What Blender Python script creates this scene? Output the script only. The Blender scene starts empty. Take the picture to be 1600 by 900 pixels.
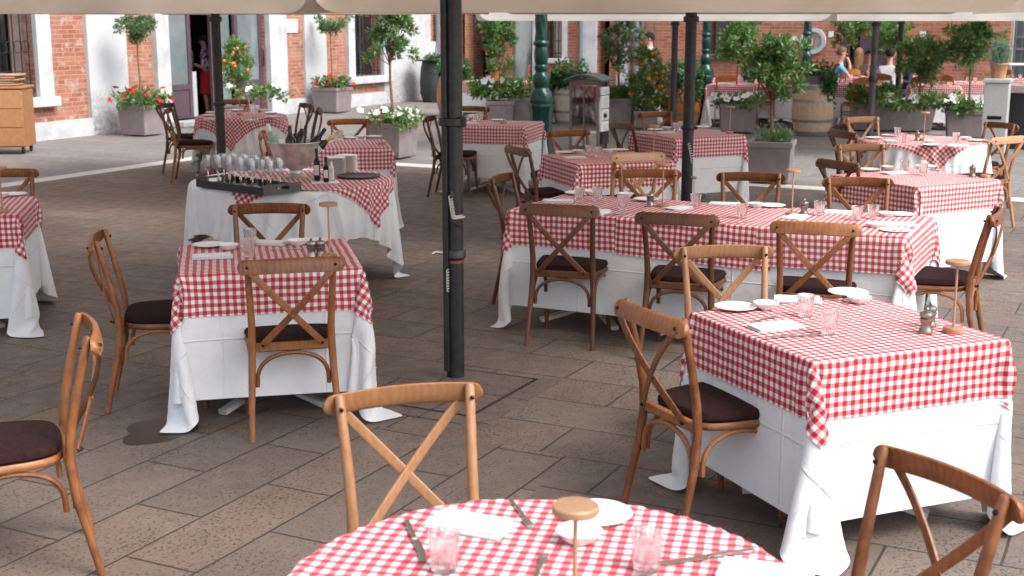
import bpy, bmesh, math, random
import numpy as np
from mathutils import Vector, Matrix

C = bpy.context.scene.collection
sc = bpy.context.scene
R = math.radians

# ------------------------------------------------------------------ camera
FPX, HOR, CAMZ = 2050.0, 28.0, 1.95
PITCH = math.atan((450 - HOR) / FPX)
cam_d = bpy.data.cameras.new('camera')
cam = bpy.data.objects.new('camera', cam_d)
C.objects.link(cam)
cam.location = (0, 0, CAMZ)
cam.rotation_euler = (math.pi / 2 - PITCH, 0, 0)
cam_d.sensor_width = 36
cam_d.lens = FPX / 1600 * 36
cam_d.clip_start = 0.05
cam_d.clip_end = 2000
cam_d.dof.use_dof = True
cam_d.dof.focus_distance = 6.6
cam_d.dof.aperture_fstop = 5.0
sc.camera = cam

# ------------------------------------------------------------------ world, sun, exposure
SUN_EL, SUN_AZ = 48, 128       # azimuth measured clockwise from +Y: the sun stands behind the camera to the right
w = bpy.data.worlds.new('World')
sc.world = w
w.use_nodes = True
nt = w.node_tree
bg = nt.nodes['Background']
sky = nt.nodes.new('ShaderNodeTexSky')
sky.sky_type = 'NISHITA'
sky.sun_disc = False
sky.sun_elevation = R(SUN_EL)
sky.sun_rotation = R(SUN_AZ)
sky.altitude = 0
sky.air_density = 1.0
sky.dust_density = 4.0
sky.ozone_density = 1.0
hs = nt.nodes.new('ShaderNodeHueSaturation')
hs.inputs['Saturation'].default_value = 0.42
nt.links.new(sky.outputs[0], hs.inputs['Color'])
nt.links.new(hs.outputs[0], bg.inputs['Color'])
bg.inputs['Strength'].default_value = 0.15
sl = bpy.data.lights.new('sun', 'SUN')
sl.energy = 1.05
sl.angle = R(22)
sl.color = (1.0, 0.95, 0.88)
sun = bpy.data.objects.new('sun', sl)
C.objects.link(sun)
a, e = R(SUN_AZ), R(SUN_EL)
sd = Vector((math.sin(a) * math.cos(e), math.cos(a) * math.cos(e), math.sin(e)))
sun.rotation_euler = sd.to_track_quat('Z', 'Y').to_euler()
sc.view_settings.view_transform = 'Standard'
sc.view_settings.look = 'None'
sc.view_settings.gamma = 1
sc.view_settings.exposure = 1.18
sc.cycles.use_denoising = True
sc.cycles.max_bounces = 10
sc.cycles.transparent_max_bounces = 16
sc.cycles.caustics_reflective = False
sc.cycles.caustics_refractive = False


def at(u, v, z=0.0):
    """world point at height z that the photo shows at pixel (u, v)"""
    a = (u - 800) / FPX
    b = -(v - 450) / FPX
    d = Vector((a, math.cos(PITCH) + b * math.sin(PITCH), -math.sin(PITCH) + b * math.cos(PITCH)))
    t = (z - CAMZ) / d.z
    return Vector((d.x * t, d.y * t, z))


def zat(v, y):
    """height that pixel row v has at depth y"""
    b = -(v - 450) / FPX
    return CAMZ + y * (-math.sin(PITCH) + b * math.cos(PITCH)) / (math.cos(PITCH) + b * math.sin(PITCH))


PSI = R(63.5)                                   # the square's paving and facades follow this direction
E1 = Vector((math.cos(PSI), math.sin(PSI), 0))
E2 = Vector((math.sin(PSI), -math.cos(PSI), 0))
rnd = random.Random(7)

# ------------------------------------------------------------------ materials
def newmat(name):
    m = bpy.data.materials.new(name)
    m.use_nodes = True
    n = m.node_tree
    return m, n, n.nodes['Principled BSDF']


def N(n, t, **kw):
    x = n.nodes.new(t)
    for k, v in kw.items():
        if k in x.inputs.keys() if hasattr(x.inputs, 'keys') else False:
            x.inputs[k].default_value = v
        else:
            setattr(x, k, v)
    return x


def rgba(c):
    return (c[0], c[1], c[2], 1)


def mixc(n, fac, c1, c2, blend='MIX'):
    m = n.nodes.new('ShaderNodeMix')
    m.data_type = 'RGBA'
    m.blend_type = blend
    for s, v in ((m.inputs[0], fac), (m.inputs[6], c1), (m.inputs[7], c2)):
        if hasattr(v, 'is_output'):
            n.links.new(v, s)
        elif isinstance(v, (int, float)):
            s.default_value = v
        else:
            s.default_value = rgba(v)
    return m.outputs[2]


def mapr(n, src, a, b, c=0.0, d=1.0):
    m = n.nodes.new('ShaderNodeMapRange')
    n.links.new(src, m.inputs[0])
    for i, v in enumerate((a, b, c, d)):
        m.inputs[i + 1].default_value = v
    return m.outputs[0]


def mth(n, op, a, b=None):
    m = n.nodes.new('ShaderNodeMath')
    m.operation = op
    for i, v in enumerate((a, b)):
        if v is None:
            continue
        if isinstance(v, (int, float)):
            m.inputs[i].default_value = v
        else:
            n.links.new(v, m.inputs[i])
    return m.outputs[0]


def coord(n, kind='Object', scale=(1, 1, 1), rot=(0, 0, 0), loc=(0, 0, 0)):
    t = n.nodes.new('ShaderNodeTexCoord')
    m = n.nodes.new('ShaderNodeMapping')
    m.inputs['Scale'].default_value = scale
    m.inputs['Rotation'].default_value = rot
    m.inputs['Location'].default_value = loc
    n.links.new(t.outputs[kind], m.inputs[0])
    return m.outputs[0]


def noise(n, vec, scale, detail=4, rough=0.6):
    t = n.nodes.new('ShaderNodeTexNoise')
    t.inputs['Scale'].default_value = scale
    t.inputs['Detail'].default_value = detail
    t.inputs['Roughness'].default_value = rough
    n.links.new(vec, t.inputs['Vector'])
    return t.outputs['Fac']


def bump(n, b, h, strength=0.3, dist=0.01):
    x = n.nodes.new('ShaderNodeBump')
    x.inputs['Strength'].default_value = strength
    x.inputs['Distance'].default_value = dist
    n.links.new(h, x.inputs['Height'])
    n.links.new(x.outputs[0], b.inputs['Normal'])


def simple(name, col, rough=0.6, metal=0.0, var=0.18, scale=18.0, bmp=0.15, bdist=0.003, spec=None):
    """a base colour with a little uneven wear and relief"""
    m, n, b = newmat(name)
    v = coord(n)
    f = noise(n, v, scale, 5)
    lo = [c * (1 - var) for c in col]
    hi = [min(1, c * (1 + var)) for c in col]
    fac = mapr(n, f, 0.3, 0.7)
    n.links.new(mixc(n, fac, lo, hi), b.inputs['Base Color'])
    b.inputs['Roughness'].default_value = rough
    b.inputs['Metallic'].default_value = metal
    if spec is not None:
        b.inputs['Specular IOR Level'].default_value = spec
    if bmp:
        bump(n, b, f, bmp, bdist)
    return m


def wood(name, dark, light, rough=0.42):
    m, n, b = newmat(name)
    t = n.nodes.new('ShaderNodeTexCoord')
    oi = n.nodes.new('ShaderNodeObjectInfo')
    add = n.nodes.new('ShaderNodeVectorMath')
    add.operation = 'ADD'
    n.links.new(t.outputs['Object'], add.inputs[0])
    sc_ = n.nodes.new('ShaderNodeMapping')
    sc_.inputs['Scale'].default_value = (14, 14, 14)
    n.links.new(add.outputs[0], sc_.inputs[0])
    comb = n.nodes.new('ShaderNodeCombineXYZ')
    n.links.new(mth(n, 'MULTIPLY', oi.outputs['Random'], 9.0), comb.inputs[0])
    n.links.new(comb.outputs[0], add.inputs[1])
    f1 = noise(n, sc_.outputs[0], 1.0, 6, 0.6)
    wv = n.nodes.new('ShaderNodeTexWave')
    wv.inputs['Scale'].default_value = 0.9
    wv.inputs['Distortion'].default_value = 9
    wv.inputs['Detail'].default_value = 3
    n.links.new(sc_.outputs[0], wv.inputs['Vector'])
    fac = mth(n, 'ADD', mth(n, 'MULTIPLY', f1, 0.7), mth(n, 'MULTIPLY', wv.outputs['Fac'], 0.12))
    fac = mth(n, 'ADD', fac, mth(n, 'MULTIPLY', mth(n, 'SUBTRACT', oi.outputs['Random'], 0.5), 0.35))
    n.links.new(mixc(n, mapr(n, fac, 0.2, 0.68), dark, light), b.inputs['Base Color'])
    b.inputs['Roughness'].default_value = rough
    bump(n, b, f1, 0.08, 0.002)
    return m


def cloth_white():
    m, n, b = newmat('white_linen')
    u = n.nodes.new('ShaderNodeUVMap')
    mp = n.nodes.new('ShaderNodeMapping')
    n.links.new(u.outputs[0], mp.inputs[0])
    f = noise(n, mp.outputs[0], 9, 5)
    n.links.new(mixc(n, mapr(n, f, 0.3, 0.7), (0.76, 0.785, 0.82), (0.83, 0.85, 0.87)), b.inputs['Base Color'])
    sep = n.nodes.new('ShaderNodeSeparateXYZ')
    n.links.new(mp.outputs[0], sep.inputs[0])
    cr = None                                     # pressed fold lines every half metre
    for o in (0, 1):
        fr = mth(n, 'FRACT', mth(n, 'ADD', mth(n, 'MULTIPLY', sep.outputs[o], 2.0), 10.0))
        d = mth(n, 'ABSOLUTE', mth(n, 'SUBTRACT', fr, 0.5))
        c_ = mapr(n, d, 0.0, 0.016, 1.0, 0.0)
        cr = c_ if cr is None else mth(n, 'MAXIMUM', cr, c_)
    weave = noise(n, mp.outputs[0], 500, 2)
    soft = noise(n, mp.outputs[0], 5, 4)
    h = mth(n, 'ADD', mth(n, 'MULTIPLY', cr, 0.5), mth(n, 'ADD', mth(n, 'MULTIPLY', weave, 0.25), mth(n, 'MULTIPLY', soft, 1.6)))
    bump(n, b, h, 0.8, 0.010)
    b.inputs['Roughness'].default_value = 0.85
    b.inputs['Sheen Weight'].default_value = 0.2
    return m


def cloth_gingham(name='gingham', period=0.0365, red=(0.35, 0.006, 0.024)):
    m, n, b = newmat(name)
    u = n.nodes.new('ShaderNodeUVMap')
    mp = n.nodes.new('ShaderNodeMapping')
    n.links.new(u.outputs[0], mp.inputs[0])
    wob = n.nodes.new('ShaderNodeTexNoise')
    wob.inputs['Scale'].default_value = 7
    n.links.new(mp.outputs[0], wob.inputs['Vector'])
    sep = n.nodes.new('ShaderNodeSeparateXYZ')
    n.links.new(mp.outputs[0], sep.inputs[0])
    wv = mth(n, 'MULTIPLY', mth(n, 'SUBTRACT', wob.outputs['Fac'], 0.5), 0.012)
    st = []
    for o in (0, 1):
        q = mth(n, 'ADD', sep.outputs[o], wv)
        fr = mth(n, 'FRACT', mth(n, 'ADD', mth(n, 'DIVIDE', q, period), 400.0))
        d = mth(n, 'ABSOLUTE', mth(n, 'SUBTRACT', fr, 0.5))
        st.append(mapr(n, d, 0.235, 0.265, 1.0, 0.0))
    s = mth(n, 'ADD', st[0], st[1])
    p = mth(n, 'MULTIPLY', st[0], st[1])
    f = noise(n, mp.outputs[0], 60, 3)
    white = mixc(n, f, (0.79, 0.75, 0.74), (0.86, 0.84, 0.83))
    pink = mixc(n, f, (0.52, 0.16, 0.18), (0.62, 0.23, 0.24))
    redc = mixc(n, f, [c * 0.85 for c in red], [min(1, c * 1.15) for c in red])
    c1 = mixc(n, mth(n, 'MINIMUM', s, 1.0), white, pink)
    oi = n.nodes.new('ShaderNodeObjectInfo')      # each cloth has been washed a different number of times
    col = mixc(n, mapr(n, oi.outputs['Random'], 0, 1, 0.0, 0.09), mixc(n, p, c1, redc), (0.55, 0.40, 0.38))
    stn = noise(n, mp.outputs[0], 3.5, 5, 0.7)
    col = mixc(n, mapr(n, stn, 0.55, 0.8, 0.0, 0.22), col, mixc(n, 1.0, col, (0.80, 0.76, 0.70), 'MULTIPLY'))
    n.links.new(col, b.inputs['Base Color'])
    weave = noise(n, mp.outputs[0], 500, 2)
    soft = noise(n, mp.outputs[0], 6, 4)
    cr = None
    for o in (0, 1):
        fr = mth(n, 'FRACT', mth(n, 'ADD', mth(n, 'MULTIPLY', sep.outputs[o], 3.1), 10.0))
        d = mth(n, 'ABSOLUTE', mth(n, 'SUBTRACT', fr, 0.5))
        c_ = mapr(n, d, 0.0, 0.02, 1.0, 0.0)
        cr = c_ if cr is None else mth(n, 'MAXIMUM', cr, c_)
    h = mth(n, 'ADD', mth(n, 'MULTIPLY', cr, 0.4), mth(n, 'ADD', mth(n, 'MULTIPLY', weave, 0.25), mth(n, 'MULTIPLY', soft, 1.3)))
    bump(n, b, h, 0.5, 0.005)
    b.inputs['Roughness'].default_value = 0.85
    return m


def bricktex(n, vec, width, row, mortar, offset=0.5):
    t = n.nodes.new('ShaderNodeTexBrick')
    t.inputs['Scale'].default_value = 1
    t.inputs['Brick Width'].default_value = width
    t.inputs['Row Height'].default_value = row
    t.inputs['Mortar Size'].default_value = mortar
    t.inputs['Mortar Smooth'].default_value = 0.25
    t.inputs['Bias'].default_value = 0
    t.inputs['Color1'].default_value = (0, 0, 0, 1)
    t.inputs['Color2'].default_value = (1, 1, 1, 1)
    t.inputs['Mortar'].default_value = (0.5, 0.5, 0.5, 1)
    t.offset = offset
    n.links.new(vec, t.inputs['Vector'])
    return t


def paving(name, cols, pores=1.0, lw=(0.82, 0.40), two=False, mort=0.006, joint=(0.04, 0.03, 0.025), wet=False):
    m, n, b = newmat(name)
    v = coord(n, rot=(0, 0, 0))                       # object is turned with the paving
    wn = n.nodes.new('ShaderNodeTexNoise')
    wn.inputs['Scale'].default_value = 2.2
    wn.inputs['Detail'].default_value = 3
    n.links.new(v, wn.inputs['Vector'])
    vm = n.nodes.new('ShaderNodeVectorMath')
    vm.operation = 'MULTIPLY_ADD'
    n.links.new(wn.outputs['Color'], vm.inputs[0])
    vm.inputs[1].default_value = (0.014, 0.014, 0)
    n.links.new(v, vm.inputs[2])
    swap = n.nodes.new('ShaderNodeMapping')           # rows across: rotate by a quarter turn
    swap.inputs['Rotation'].default_value = (0, 0, math.pi / 2)
    n.links.new(vm.outputs[0], swap.inputs[0])
    bt = bricktex(n, swap.outputs[0], lw[0], lw[1], mort)
    sepb = n.nodes.new('ShaderNodeSeparateColor')
    n.links.new(bt.outputs['Color'], sepb.inputs[0])
    rndv, mfac = sepb.outputs[0], bt.outputs['Fac']
    if two:
        bt2 = bricktex(n, vm.outputs[0], lw[0] * 1.05, lw[1] * 0.83, mort)
        s2 = n.nodes.new('ShaderNodeSeparateColor')
        n.links.new(bt2.outputs['Color'], s2.inputs[0])
        sp = n.nodes.new('ShaderNodeSeparateXYZ')
        n.links.new(v, sp.inputs[0])
        k = mth(n, 'MULTIPLY', mth(n, 'LESS_THAN', sp.outputs[0], 5.2), mth(n, 'GREATER_THAN', sp.outputs[1], 2.25))
        def mixf(a_, b_):
            x = n.nodes.new('ShaderNodeMix')
            n.links.new(k, x.inputs[0])
            n.links.new(a_, x.inputs[2])
            n.links.new(b_, x.inputs[3])
            return x.outputs[0]
        rndv = mixf(rndv, s2.outputs[0])
        mfac = mixf(mfac, bt2.outputs['Fac'])
    cr = n.nodes.new('ShaderNodeValToRGB')
    el = cr.color_ramp.elements
    for i, c in enumerate(cols):
        if i < 2:
            el[i].position = i / (len(cols) - 1)
            el[i].color = rgba(c)
        else:
            x = el.new(i / (len(cols) - 1))
            x.color = rgba(c)
    for i, c in enumerate(cols):
        el[i].position = i / (len(cols) - 1)
        el[i].color = rgba(c)
    n.links.new(rndv, cr.inputs[0])
    big = noise(n, v, 1.1, 6, 0.65)
    mid = noise(n, v, 9, 6, 0.7)
    fine = noise(n, v, 90, 4, 0.7)
    base = mixc(n, mapr(n, big, 0.3, 0.7, 0.0, 0.75), cr.outputs[0], mixc(n, 1.0, cr.outputs[0], (0.72, 0.70, 0.70), 'MULTIPLY'))
    base = mixc(n, mapr(n, mid, 0.35, 0.7, 0.0, 0.6), base, mixc(n, 1.0, base, (0.70, 0.64, 0.60), 'MULTIPLY'))
    base = mixc(n, mapr(n, fine, 0.3, 0.8, 0.0, 0.5), base, mixc(n, 1.0, base, (1.35, 1.33, 1.3), 'MULTIPLY'))
    # small pits of weathered trachyte, denser on some slabs
    vo = n.nodes.new('ShaderNodeTexNoise')
    vo.inputs['Scale'].default_value = 62
    vo.inputs['Detail'].default_value = 1.5
    n.links.new(v, vo.inputs['Vector'])
    dens = noise(n, v, 2.6, 3)
    pit = mapr(n, mth(n, 'ADD', vo.outputs['Fac'], mth(n, 'ADD', mth(n, 'MULTIPLY', dens, 0.36), mth(n, 'MULTIPLY', rndv, 0.05))), 0.80, 0.87, 0.0, 1.0)
    pit = mth(n, 'MULTIPLY', pit, pores)
    base = mixc(n, mth(n, 'MULTIPLY', pit, 0.65), base, (0.045, 0.032, 0.028))
    n.links.new(mixc(n, mfac, base, joint), b.inputs['Base Color'])
    n.links.new(mapr(n, mid, 0.3, 0.7, 0.5, 0.8), b.inputs['Roughness'])
    h = mth(n, 'SUBTRACT', mth(n, 'ADD', mth(n, 'MULTIPLY', fine, 0.25), mth(n, 'MULTIPLY', rndv, 0.3)), mth(n, 'ADD', mth(n, 'MULTIPLY', pit, 0.7), mth(n, 'MULTIPLY', mfac, 1.2)))
    bump(n, b, h, 0.7, 0.006)
    return m


def brickwall(name, c1, c2, mortar, weather=0.5):
    """old brick courses in the XZ plane, patches of plaster and limewash left on them"""
    m, n, b = newmat(name)
    t = n.nodes.new('ShaderNodeTexCoord')
    mp = n.nodes.new('ShaderNodeMapping')
    mp.inputs['Rotation'].default_value = (-math.pi / 2, 0, 0)
    n.links.new(t.outputs['Object'], mp.inputs[0])
    wn = n.nodes.new('ShaderNodeTexNoise')
    wn.inputs['Scale'].default_value = 5
    n.links.new(mp.outputs[0], wn.inputs['Vector'])
    vm = n.nodes.new('ShaderNodeVectorMath')
    vm.operation = 'MULTIPLY_ADD'
    n.links.new(wn.outputs['Color'], vm.inputs[0])
    vm.inputs[1].default_value = (0.02, 0.02, 0)
    n.links.new(mp.outputs[0], vm.inputs[2])
    v = vm.outputs[0]
    bt = bricktex(n, v, 0.27, 0.074, 0.008)
    sp = n.nodes.new('ShaderNodeSeparateColor')
    n.links.new(bt.outputs['Color'], sp.inputs[0])
    big = noise(n, v, 0.9, 5)
    fine = noise(n, v, 40, 4)
    mid = noise(n, v, 5, 5, 0.7)
    base = mixc(n, sp.outputs[0], c1, c2)
    base = mixc(n, mapr(n, fine, 0.3, 0.8, 0, 0.5), base, mixc(n, 1.0, base, (0.6, 0.55, 0.5), 'MULTIPLY'))
    base = mixc(n, mth(n, 'MULTIPLY', mapr(n, mid, 0.54, 0.64), weather), base, (0.42, 0.34, 0.29))
    base = mixc(n, mth(n, 'MULTIPLY', mapr(n, big, 0.52, 0.66), weather * 0.6), base, (0.40, 0.28, 0.22))
    n.links.new(mixc(n, bt.outputs['Fac'], base, mortar), b.inputs['Base Color'])
    b.inputs['Roughness'].default_value = 0.9
    h = mth(n, 'SUBTRACT', mth(n, 'MULTIPLY', fine, 0.4), bt.outputs['Fac'])
    bump(n, b, h, 0.8, 0.01)
    return m


def leafmat(name, dark, light, back=0.0):
    m, n, b = newmat(name)
    g = n.nodes.new('ShaderNodeNewGeometry')
    n.links.new(mixc(n, g.outputs['Random Per Island'], dark, light), b.inputs['Base Color'])
    b.inputs['Roughness'].default_value = 0.36
    tr = n.nodes.new('ShaderNodeBsdfTranslucent')
    n.links.new(mixc(n, 0.5, light, (0.25, 0.42, 0.05)), tr.inputs[0])
    mx = n.nodes.new('ShaderNodeMixShader')
    mx.inputs[0].default_value = 0.22
    out = n.nodes['Material Output']
    n.links.new(b.outputs[0], mx.inputs[1])
    n.links.new(tr.outputs[0], mx.inputs[2])
    n.links.new(mx.outputs[0], out.inputs[0])
    return m


def glassmat(name, col=(1, 1, 1), rough=0.0, ior=1.45):
    m, n, b = newmat(name)
    b.inputs['Base Color'].default_value = rgba(col)
    b.inputs['Roughness'].default_value = rough
    b.inputs['Transmission Weight'].default_value = 1
    b.inputs['IOR'].default_value = ior
    return m


def windowmat(name, tint=(0.03, 0.04, 0.045)):
    """glossy shop glass; a paler tint stands in for mirrored bright water"""
    m, n, b = newmat(name)
    v = coord(n)
    f = noise(n, v, 3, 3)
    n.links.new(mixc(n, f, tint, [c * 2 for c in tint]), b.inputs['Base Color'])
    b.inputs['Roughness'].default_value = 0.08
    b.inputs['Specular IOR Level'].default_value = 1.0
    b.inputs['IOR'].default_value = 2.1
    bump(n, b, f, 0.2, 0.01)
    return m


M = {}
M['oak'] = wood('oak_brown', (0.13, 0.042, 0.013), (0.33, 0.130, 0.047))
M['oak_dark'] = wood('oak_dark', (0.062, 0.020, 0.008), (0.16, 0.056, 0.022))
M['oak_light'] = wood('oak_light', (0.27, 0.125, 0.055), (0.42, 0.225, 0.115))
M['orange_wood'] = wood('varnished_orange_wood', (0.24, 0.075, 0.02), (0.40, 0.15, 0.045), 0.35)
M['cabinet'] = wood('cabinet_wood', (0.32, 0.15, 0.06), (0.45, 0.235, 0.11), 0.5)
M['cushion'] = simple('maroon_cushion', (0.024, 0.010, 0.010), 0.95, spec=0.15, var=0.3, scale=60, bmp=0.4, bdist=0.004)
M['cushion_red'] = simple('red_seat', (0.35, 0.02, 0.02), 0.8)
M['bolt'] = simple('dark_bolt', (0.02, 0.018, 0.02), 0.35, 0.8, bmp=0)
M['linen'] = cloth_white()
M['gingham'] = cloth_gingham()
M['gingham_pink'] = cloth_gingham('gingham_bright', 0.0355, (0.55, 0.012, 0.05))
M['white_metal'] = simple('white_metal', (0.62, 0.62, 0.60), 0.45, 0.2)
M['china'] = simple('white_china', (0.78, 0.79, 0.78), 0.16, var=0.03, bmp=0)
M['napkin'] = simple('napkin_cloth', (0.80, 0.81, 0.83), 0.9, var=0.04, scale=60, bmp=0.5, bdist=0.003)
M['steel'] = simple('cutlery_steel', (0.62, 0.60, 0.58), 0.22, 1.0, var=0.05, bmp=0)
M['copper'] = simple('copper', (0.44, 0.25, 0.155), 0.55, 0.35, var=0.12, scale=40, bmp=0.05)
M['pewter'] = simple('pewter', (0.28, 0.25, 0.22), 0.32, 0.85, var=0.2, scale=30)
M['glass'] = glassmat('clear_glass')
M['gdark'] = glassmat('dark_green_bottle_glass', (0.02, 0.05, 0.03), 0.02)
M['bottle'] = simple('black_bottle', (0.008, 0.010, 0.009), 0.08, var=0.1, bmp=0)
M['bottle_green'] = simple('pale_green_bottle', (0.22, 0.42, 0.32), 0.1, bmp=0)
M['foil_white'] = simple('white_foil', (0.75, 0.74, 0.70), 0.4, bmp=0.1)
M['foil_gold'] = simple('gold_foil', (0.65, 0.42, 0.08), 0.35, 0.5)
M['foil_pink'] = simple('pink_foil', (0.50, 0.22, 0.20), 0.4)
M['label'] = simple('paper_label', (0.72, 0.70, 0.66), 0.7, bmp=0)
M['silver'] = simple('tarnished_silver', (0.60, 0.57, 0.52), 0.40, 0.6, var=0.3, scale=12, bmp=0.25, bdist=0.004)
M['black_plastic'] = simple('black_tray', (0.014, 0.014, 0.015), 0.4, bmp=0.05)
M['tray_end'] = simple('grey_tray_end', (0.10, 0.085, 0.08), 0.45)
M['slate'] = simple('dark_grey_tray', (0.06, 0.055, 0.053), 0.45, 0.3)
M['pole'] = simple('painted_dark_pole', (0.028, 0.030, 0.033), 0.38, 0.3, var=0.35, scale=25, bmp=0.1)
M['pole_grey'] = simple('grey_pole', (0.075, 0.068, 0.064), 0.38, 0.3, var=0.3, scale=9, bmp=0.1)
M['coil'] = simple('pale_cable', (0.62, 0.60, 0.52), 0.6, bmp=0)
M['redtape'] = simple('red_tape', (0.30, 0.04, 0.03), 0.5)


def canvas(name, col):
    m, n, b = newmat(name)
    f = noise(n, coord(n), 3, 5)
    c_ = mixc(n, mapr(n, f, 0.3, 0.7), [x * .92 for x in col], [x * 1.06 for x in col])
    n.links.new(c_, b.inputs['Base Color'])
    b.inputs['Roughness'].default_value = 0.9
    bump(n, b, f, 0.35, 0.006)
    tr = n.nodes.new('ShaderNodeBsdfTranslucent')
    n.links.new(c_, tr.inputs[0])
    mx = n.nodes.new('ShaderNodeMixShader')
    mx.inputs[0].default_value = 0.38
    n.links.new(b.outputs[0], mx.inputs[1])
    n.links.new(tr.outputs[0], mx.inputs[2])
    n.links.new(mx.outputs[0], n.nodes['Material Output'].inputs[0])
    return m


def thinglass(name, clear=.9):
    """thin-walled glass: light passes straight through, the surface mirrors at grazing angles"""
    m, n, b = newmat(name)
    n.nodes.remove(b)
    tr = n.nodes.new('ShaderNodeBsdfTransparent')
    tr.inputs[0].default_value = (clear, clear, clear * 1.01, 1)
    gl_ = n.nodes.new('ShaderNodeBsdfGlossy')
    gl_.inputs['Roughness'].default_value = 0.03
    lw_ = n.nodes.new('ShaderNodeLayerWeight')
    lw_.inputs['Blend'].default_value = 0.5
    mx = n.nodes.new('ShaderNodeMixShader')
    n.links.new(mth(n, 'ADD', mth(n, 'MULTIPLY', mth(n, 'POWER', lw_.outputs['Facing'], 3.0), 0.6), 0.05), mx.inputs[0])
    n.links.new(tr.outputs[0], mx.inputs[1])
    n.links.new(gl_.outputs[0], mx.inputs[2])
    n.links.new(mx.outputs[0], n.nodes['Material Output'].inputs[0])
    return m


def halfglass(name):
    """heavy cut glass: part refracting, part plain clear"""
    m, n, b = newmat(name)
    b.inputs['Base Color'].default_value = (1, 1, 1, 1)
    b.inputs['Roughness'].default_value = 0
    b.inputs['Transmission Weight'].default_value = 1
    tr = n.nodes.new('ShaderNodeBsdfTransparent')
    mx = n.nodes.new('ShaderNodeMixShader')
    mx.inputs[0].default_value = 0.42
    n.links.new(b.outputs[0], mx.inputs[1])
    n.links.new(tr.outputs[0], mx.inputs[2])
    n.links.new(mx.outputs[0], n.nodes['Material Output'].inputs[0])
    return m


M['mirror_glass'] = simple('reflecting_display_glass', (0.42, 0.42, 0.42), 0.04, 1.0, bmp=0)
M['thin_glass'] = thinglass('thin_glass', .975)
M['cut_glass'] = halfglass('cut_glass')
M['canvas'] = canvas('beige_canvas', (0.50, 0.42, 0.345))
M['canvas_white'] = canvas('pale_canvas', (0.68, 0.65, 0.60))
M['lamp_green'] = simple('green_cast_iron', (0.006, 0.048, 0.038), 0.3, 0.2, var=0.45, scale=14, bmp=0.4, bdist=0.006)
M['planter'] = simple('mauve_grey_planter', (0.225, 0.19, 0.195), 0.75, var=0.14, scale=6)
M['planter_lid'] = simple('planter_rim', (0.225, 0.19, 0.195), 0.75, var=0.14, scale=6)
M['soil'] = simple('dark_soil', (0.03, 0.022, 0.016), 0.95, scale=60, bmp=0.8)
M['bark'] = simple('bark', (0.20, 0.105, 0.065), 0.9, var=0.35, scale=50, bmp=0.6)
M['leaf'] = leafmat('laurel_leaf', (0.026, 0.08, 0.026), (0.19, 0.33, 0.11))
M['leaf_olive'] = leafmat('olive_leaf', (0.045, 0.095, 0.050), (0.18, 0.27, 0.13))
M['leaf_light'] = leafmat('light_leaf', (0.045, 0.12, 0.030), (0.19, 0.32, 0.09))
M['leaf_dark'] = leafmat('dark_leaf', (0.018, 0.065, 0.028), (0.08, 0.19, 0.07))
M['leaf_grey'] = leafmat('grey_green_leaf', (0.10, 0.18, 0.14), (0.30, 0.42, 0.36))
M['orange'] = simple('orange_fruit', (0.72, 0.22, 0.015), 0.4, var=0.15, scale=6)
M['flower_red'] = simple('red_petal', (0.42, 0.008, 0.010), 0.6, bmp=0)
M['flower_white'] = simple('white_petal', (0.80, 0.80, 0.80), 0.6, var=0.05, bmp=0)
M['terracotta'] = simple('terracotta', (0.42, 0.22, 0.12), 0.8, var=0.2)
M['barrel_grey'] = wood('weathered_barrel_staves', (0.30, 0.225, 0.17), (0.50, 0.42, 0.35), 0.8)
M['barrel_tan'] = wood('tan_barrel_staves', (0.40, 0.25, 0.16), (0.56, 0.42, 0.31), 0.75)
M['barrel_orange'] = wood('varnished_orange_barrel', (0.45, 0.12, 0.025), (0.62, 0.23, 0.06), 0.35)
M['barrel_black'] = simple('black_barrel', (0.02, 0.025, 0.025), 0.5)
M['hoop'] = simple('galvanised_hoop', (0.22, 0.24, 0.25), 0.45, 0.5)
M['stone_white'] = simple('istrian_stone', (0.47, 0.49, 0.51), 0.8, var=0.2, scale=3.2, bmp=0.35, bdist=0.01)
M['stone_strip'] = simple('pale_stone_strip', (0.60, 0.58, 0.55), 0.8, var=0.14, scale=6)
M['plaster'] = None
M['frame_plum'] = simple('plum_painted_frame', (0.088, 0.058, 0.075), 0.45)
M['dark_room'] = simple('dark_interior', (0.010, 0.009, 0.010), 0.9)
M['iron'] = simple('black_iron', (0.018, 0.018, 0.020), 0.5, 0.4)
M['win_glass'] = windowmat('window_glass', (0.11, 0.14, 0.15))  # tint lightened in place of a reflection of bright water
M['win_dark'] = windowmat('dark_window_glass', (0.006, 0.006, 0.008))
M['pipe_blue'] = simple('blue_grey_pipe', (0.16, 0.19, 0.23), 0.5, 0.2)
M['pipe_brown'] = simple('brown_pipe', (0.16, 0.12, 0.11), 0.5, 0.2)
M['sign_white'] = simple('white_sign', (0.74, 0.75, 0.76), 0.5, var=0.05, bmp=0)
M['sign_blue'] = simple('blue_tile_paint', (0.08, 0.10, 0.22), 0.4, bmp=0)
M['granite'] = simple('grey_granite_block', (0.36, 0.36, 0.35), 0.8, var=0.1, scale=40)
M['granite_cap'] = simple('granite_cap', (0.40, 0.42, 0.41), 0.75, var=0.1)
M['counter'] = simple('counter_top', (0.34, 0.27, 0.235), 0.5)
M['stand_metal'] = simple('bronze_metal', (0.16, 0.12, 0.11), 0.4, 0.6)
M['stand_roof'] = simple('grey_green_roof', (0.10, 0.14, 0.14), 0.4, 0.3)
M['skin'] = simple('skin', (0.52, 0.28, 0.20), 0.55, var=0.08)
M['hair_dark'] = simple('dark_hair', (0.010, 0.007, 0.006), 0.95, bmp=0.5, scale=60)
M['hair_blond'] = simple('blond_hair', (0.26, 0.14, 0.06), 0.6, bmp=0.5, scale=60)
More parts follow.
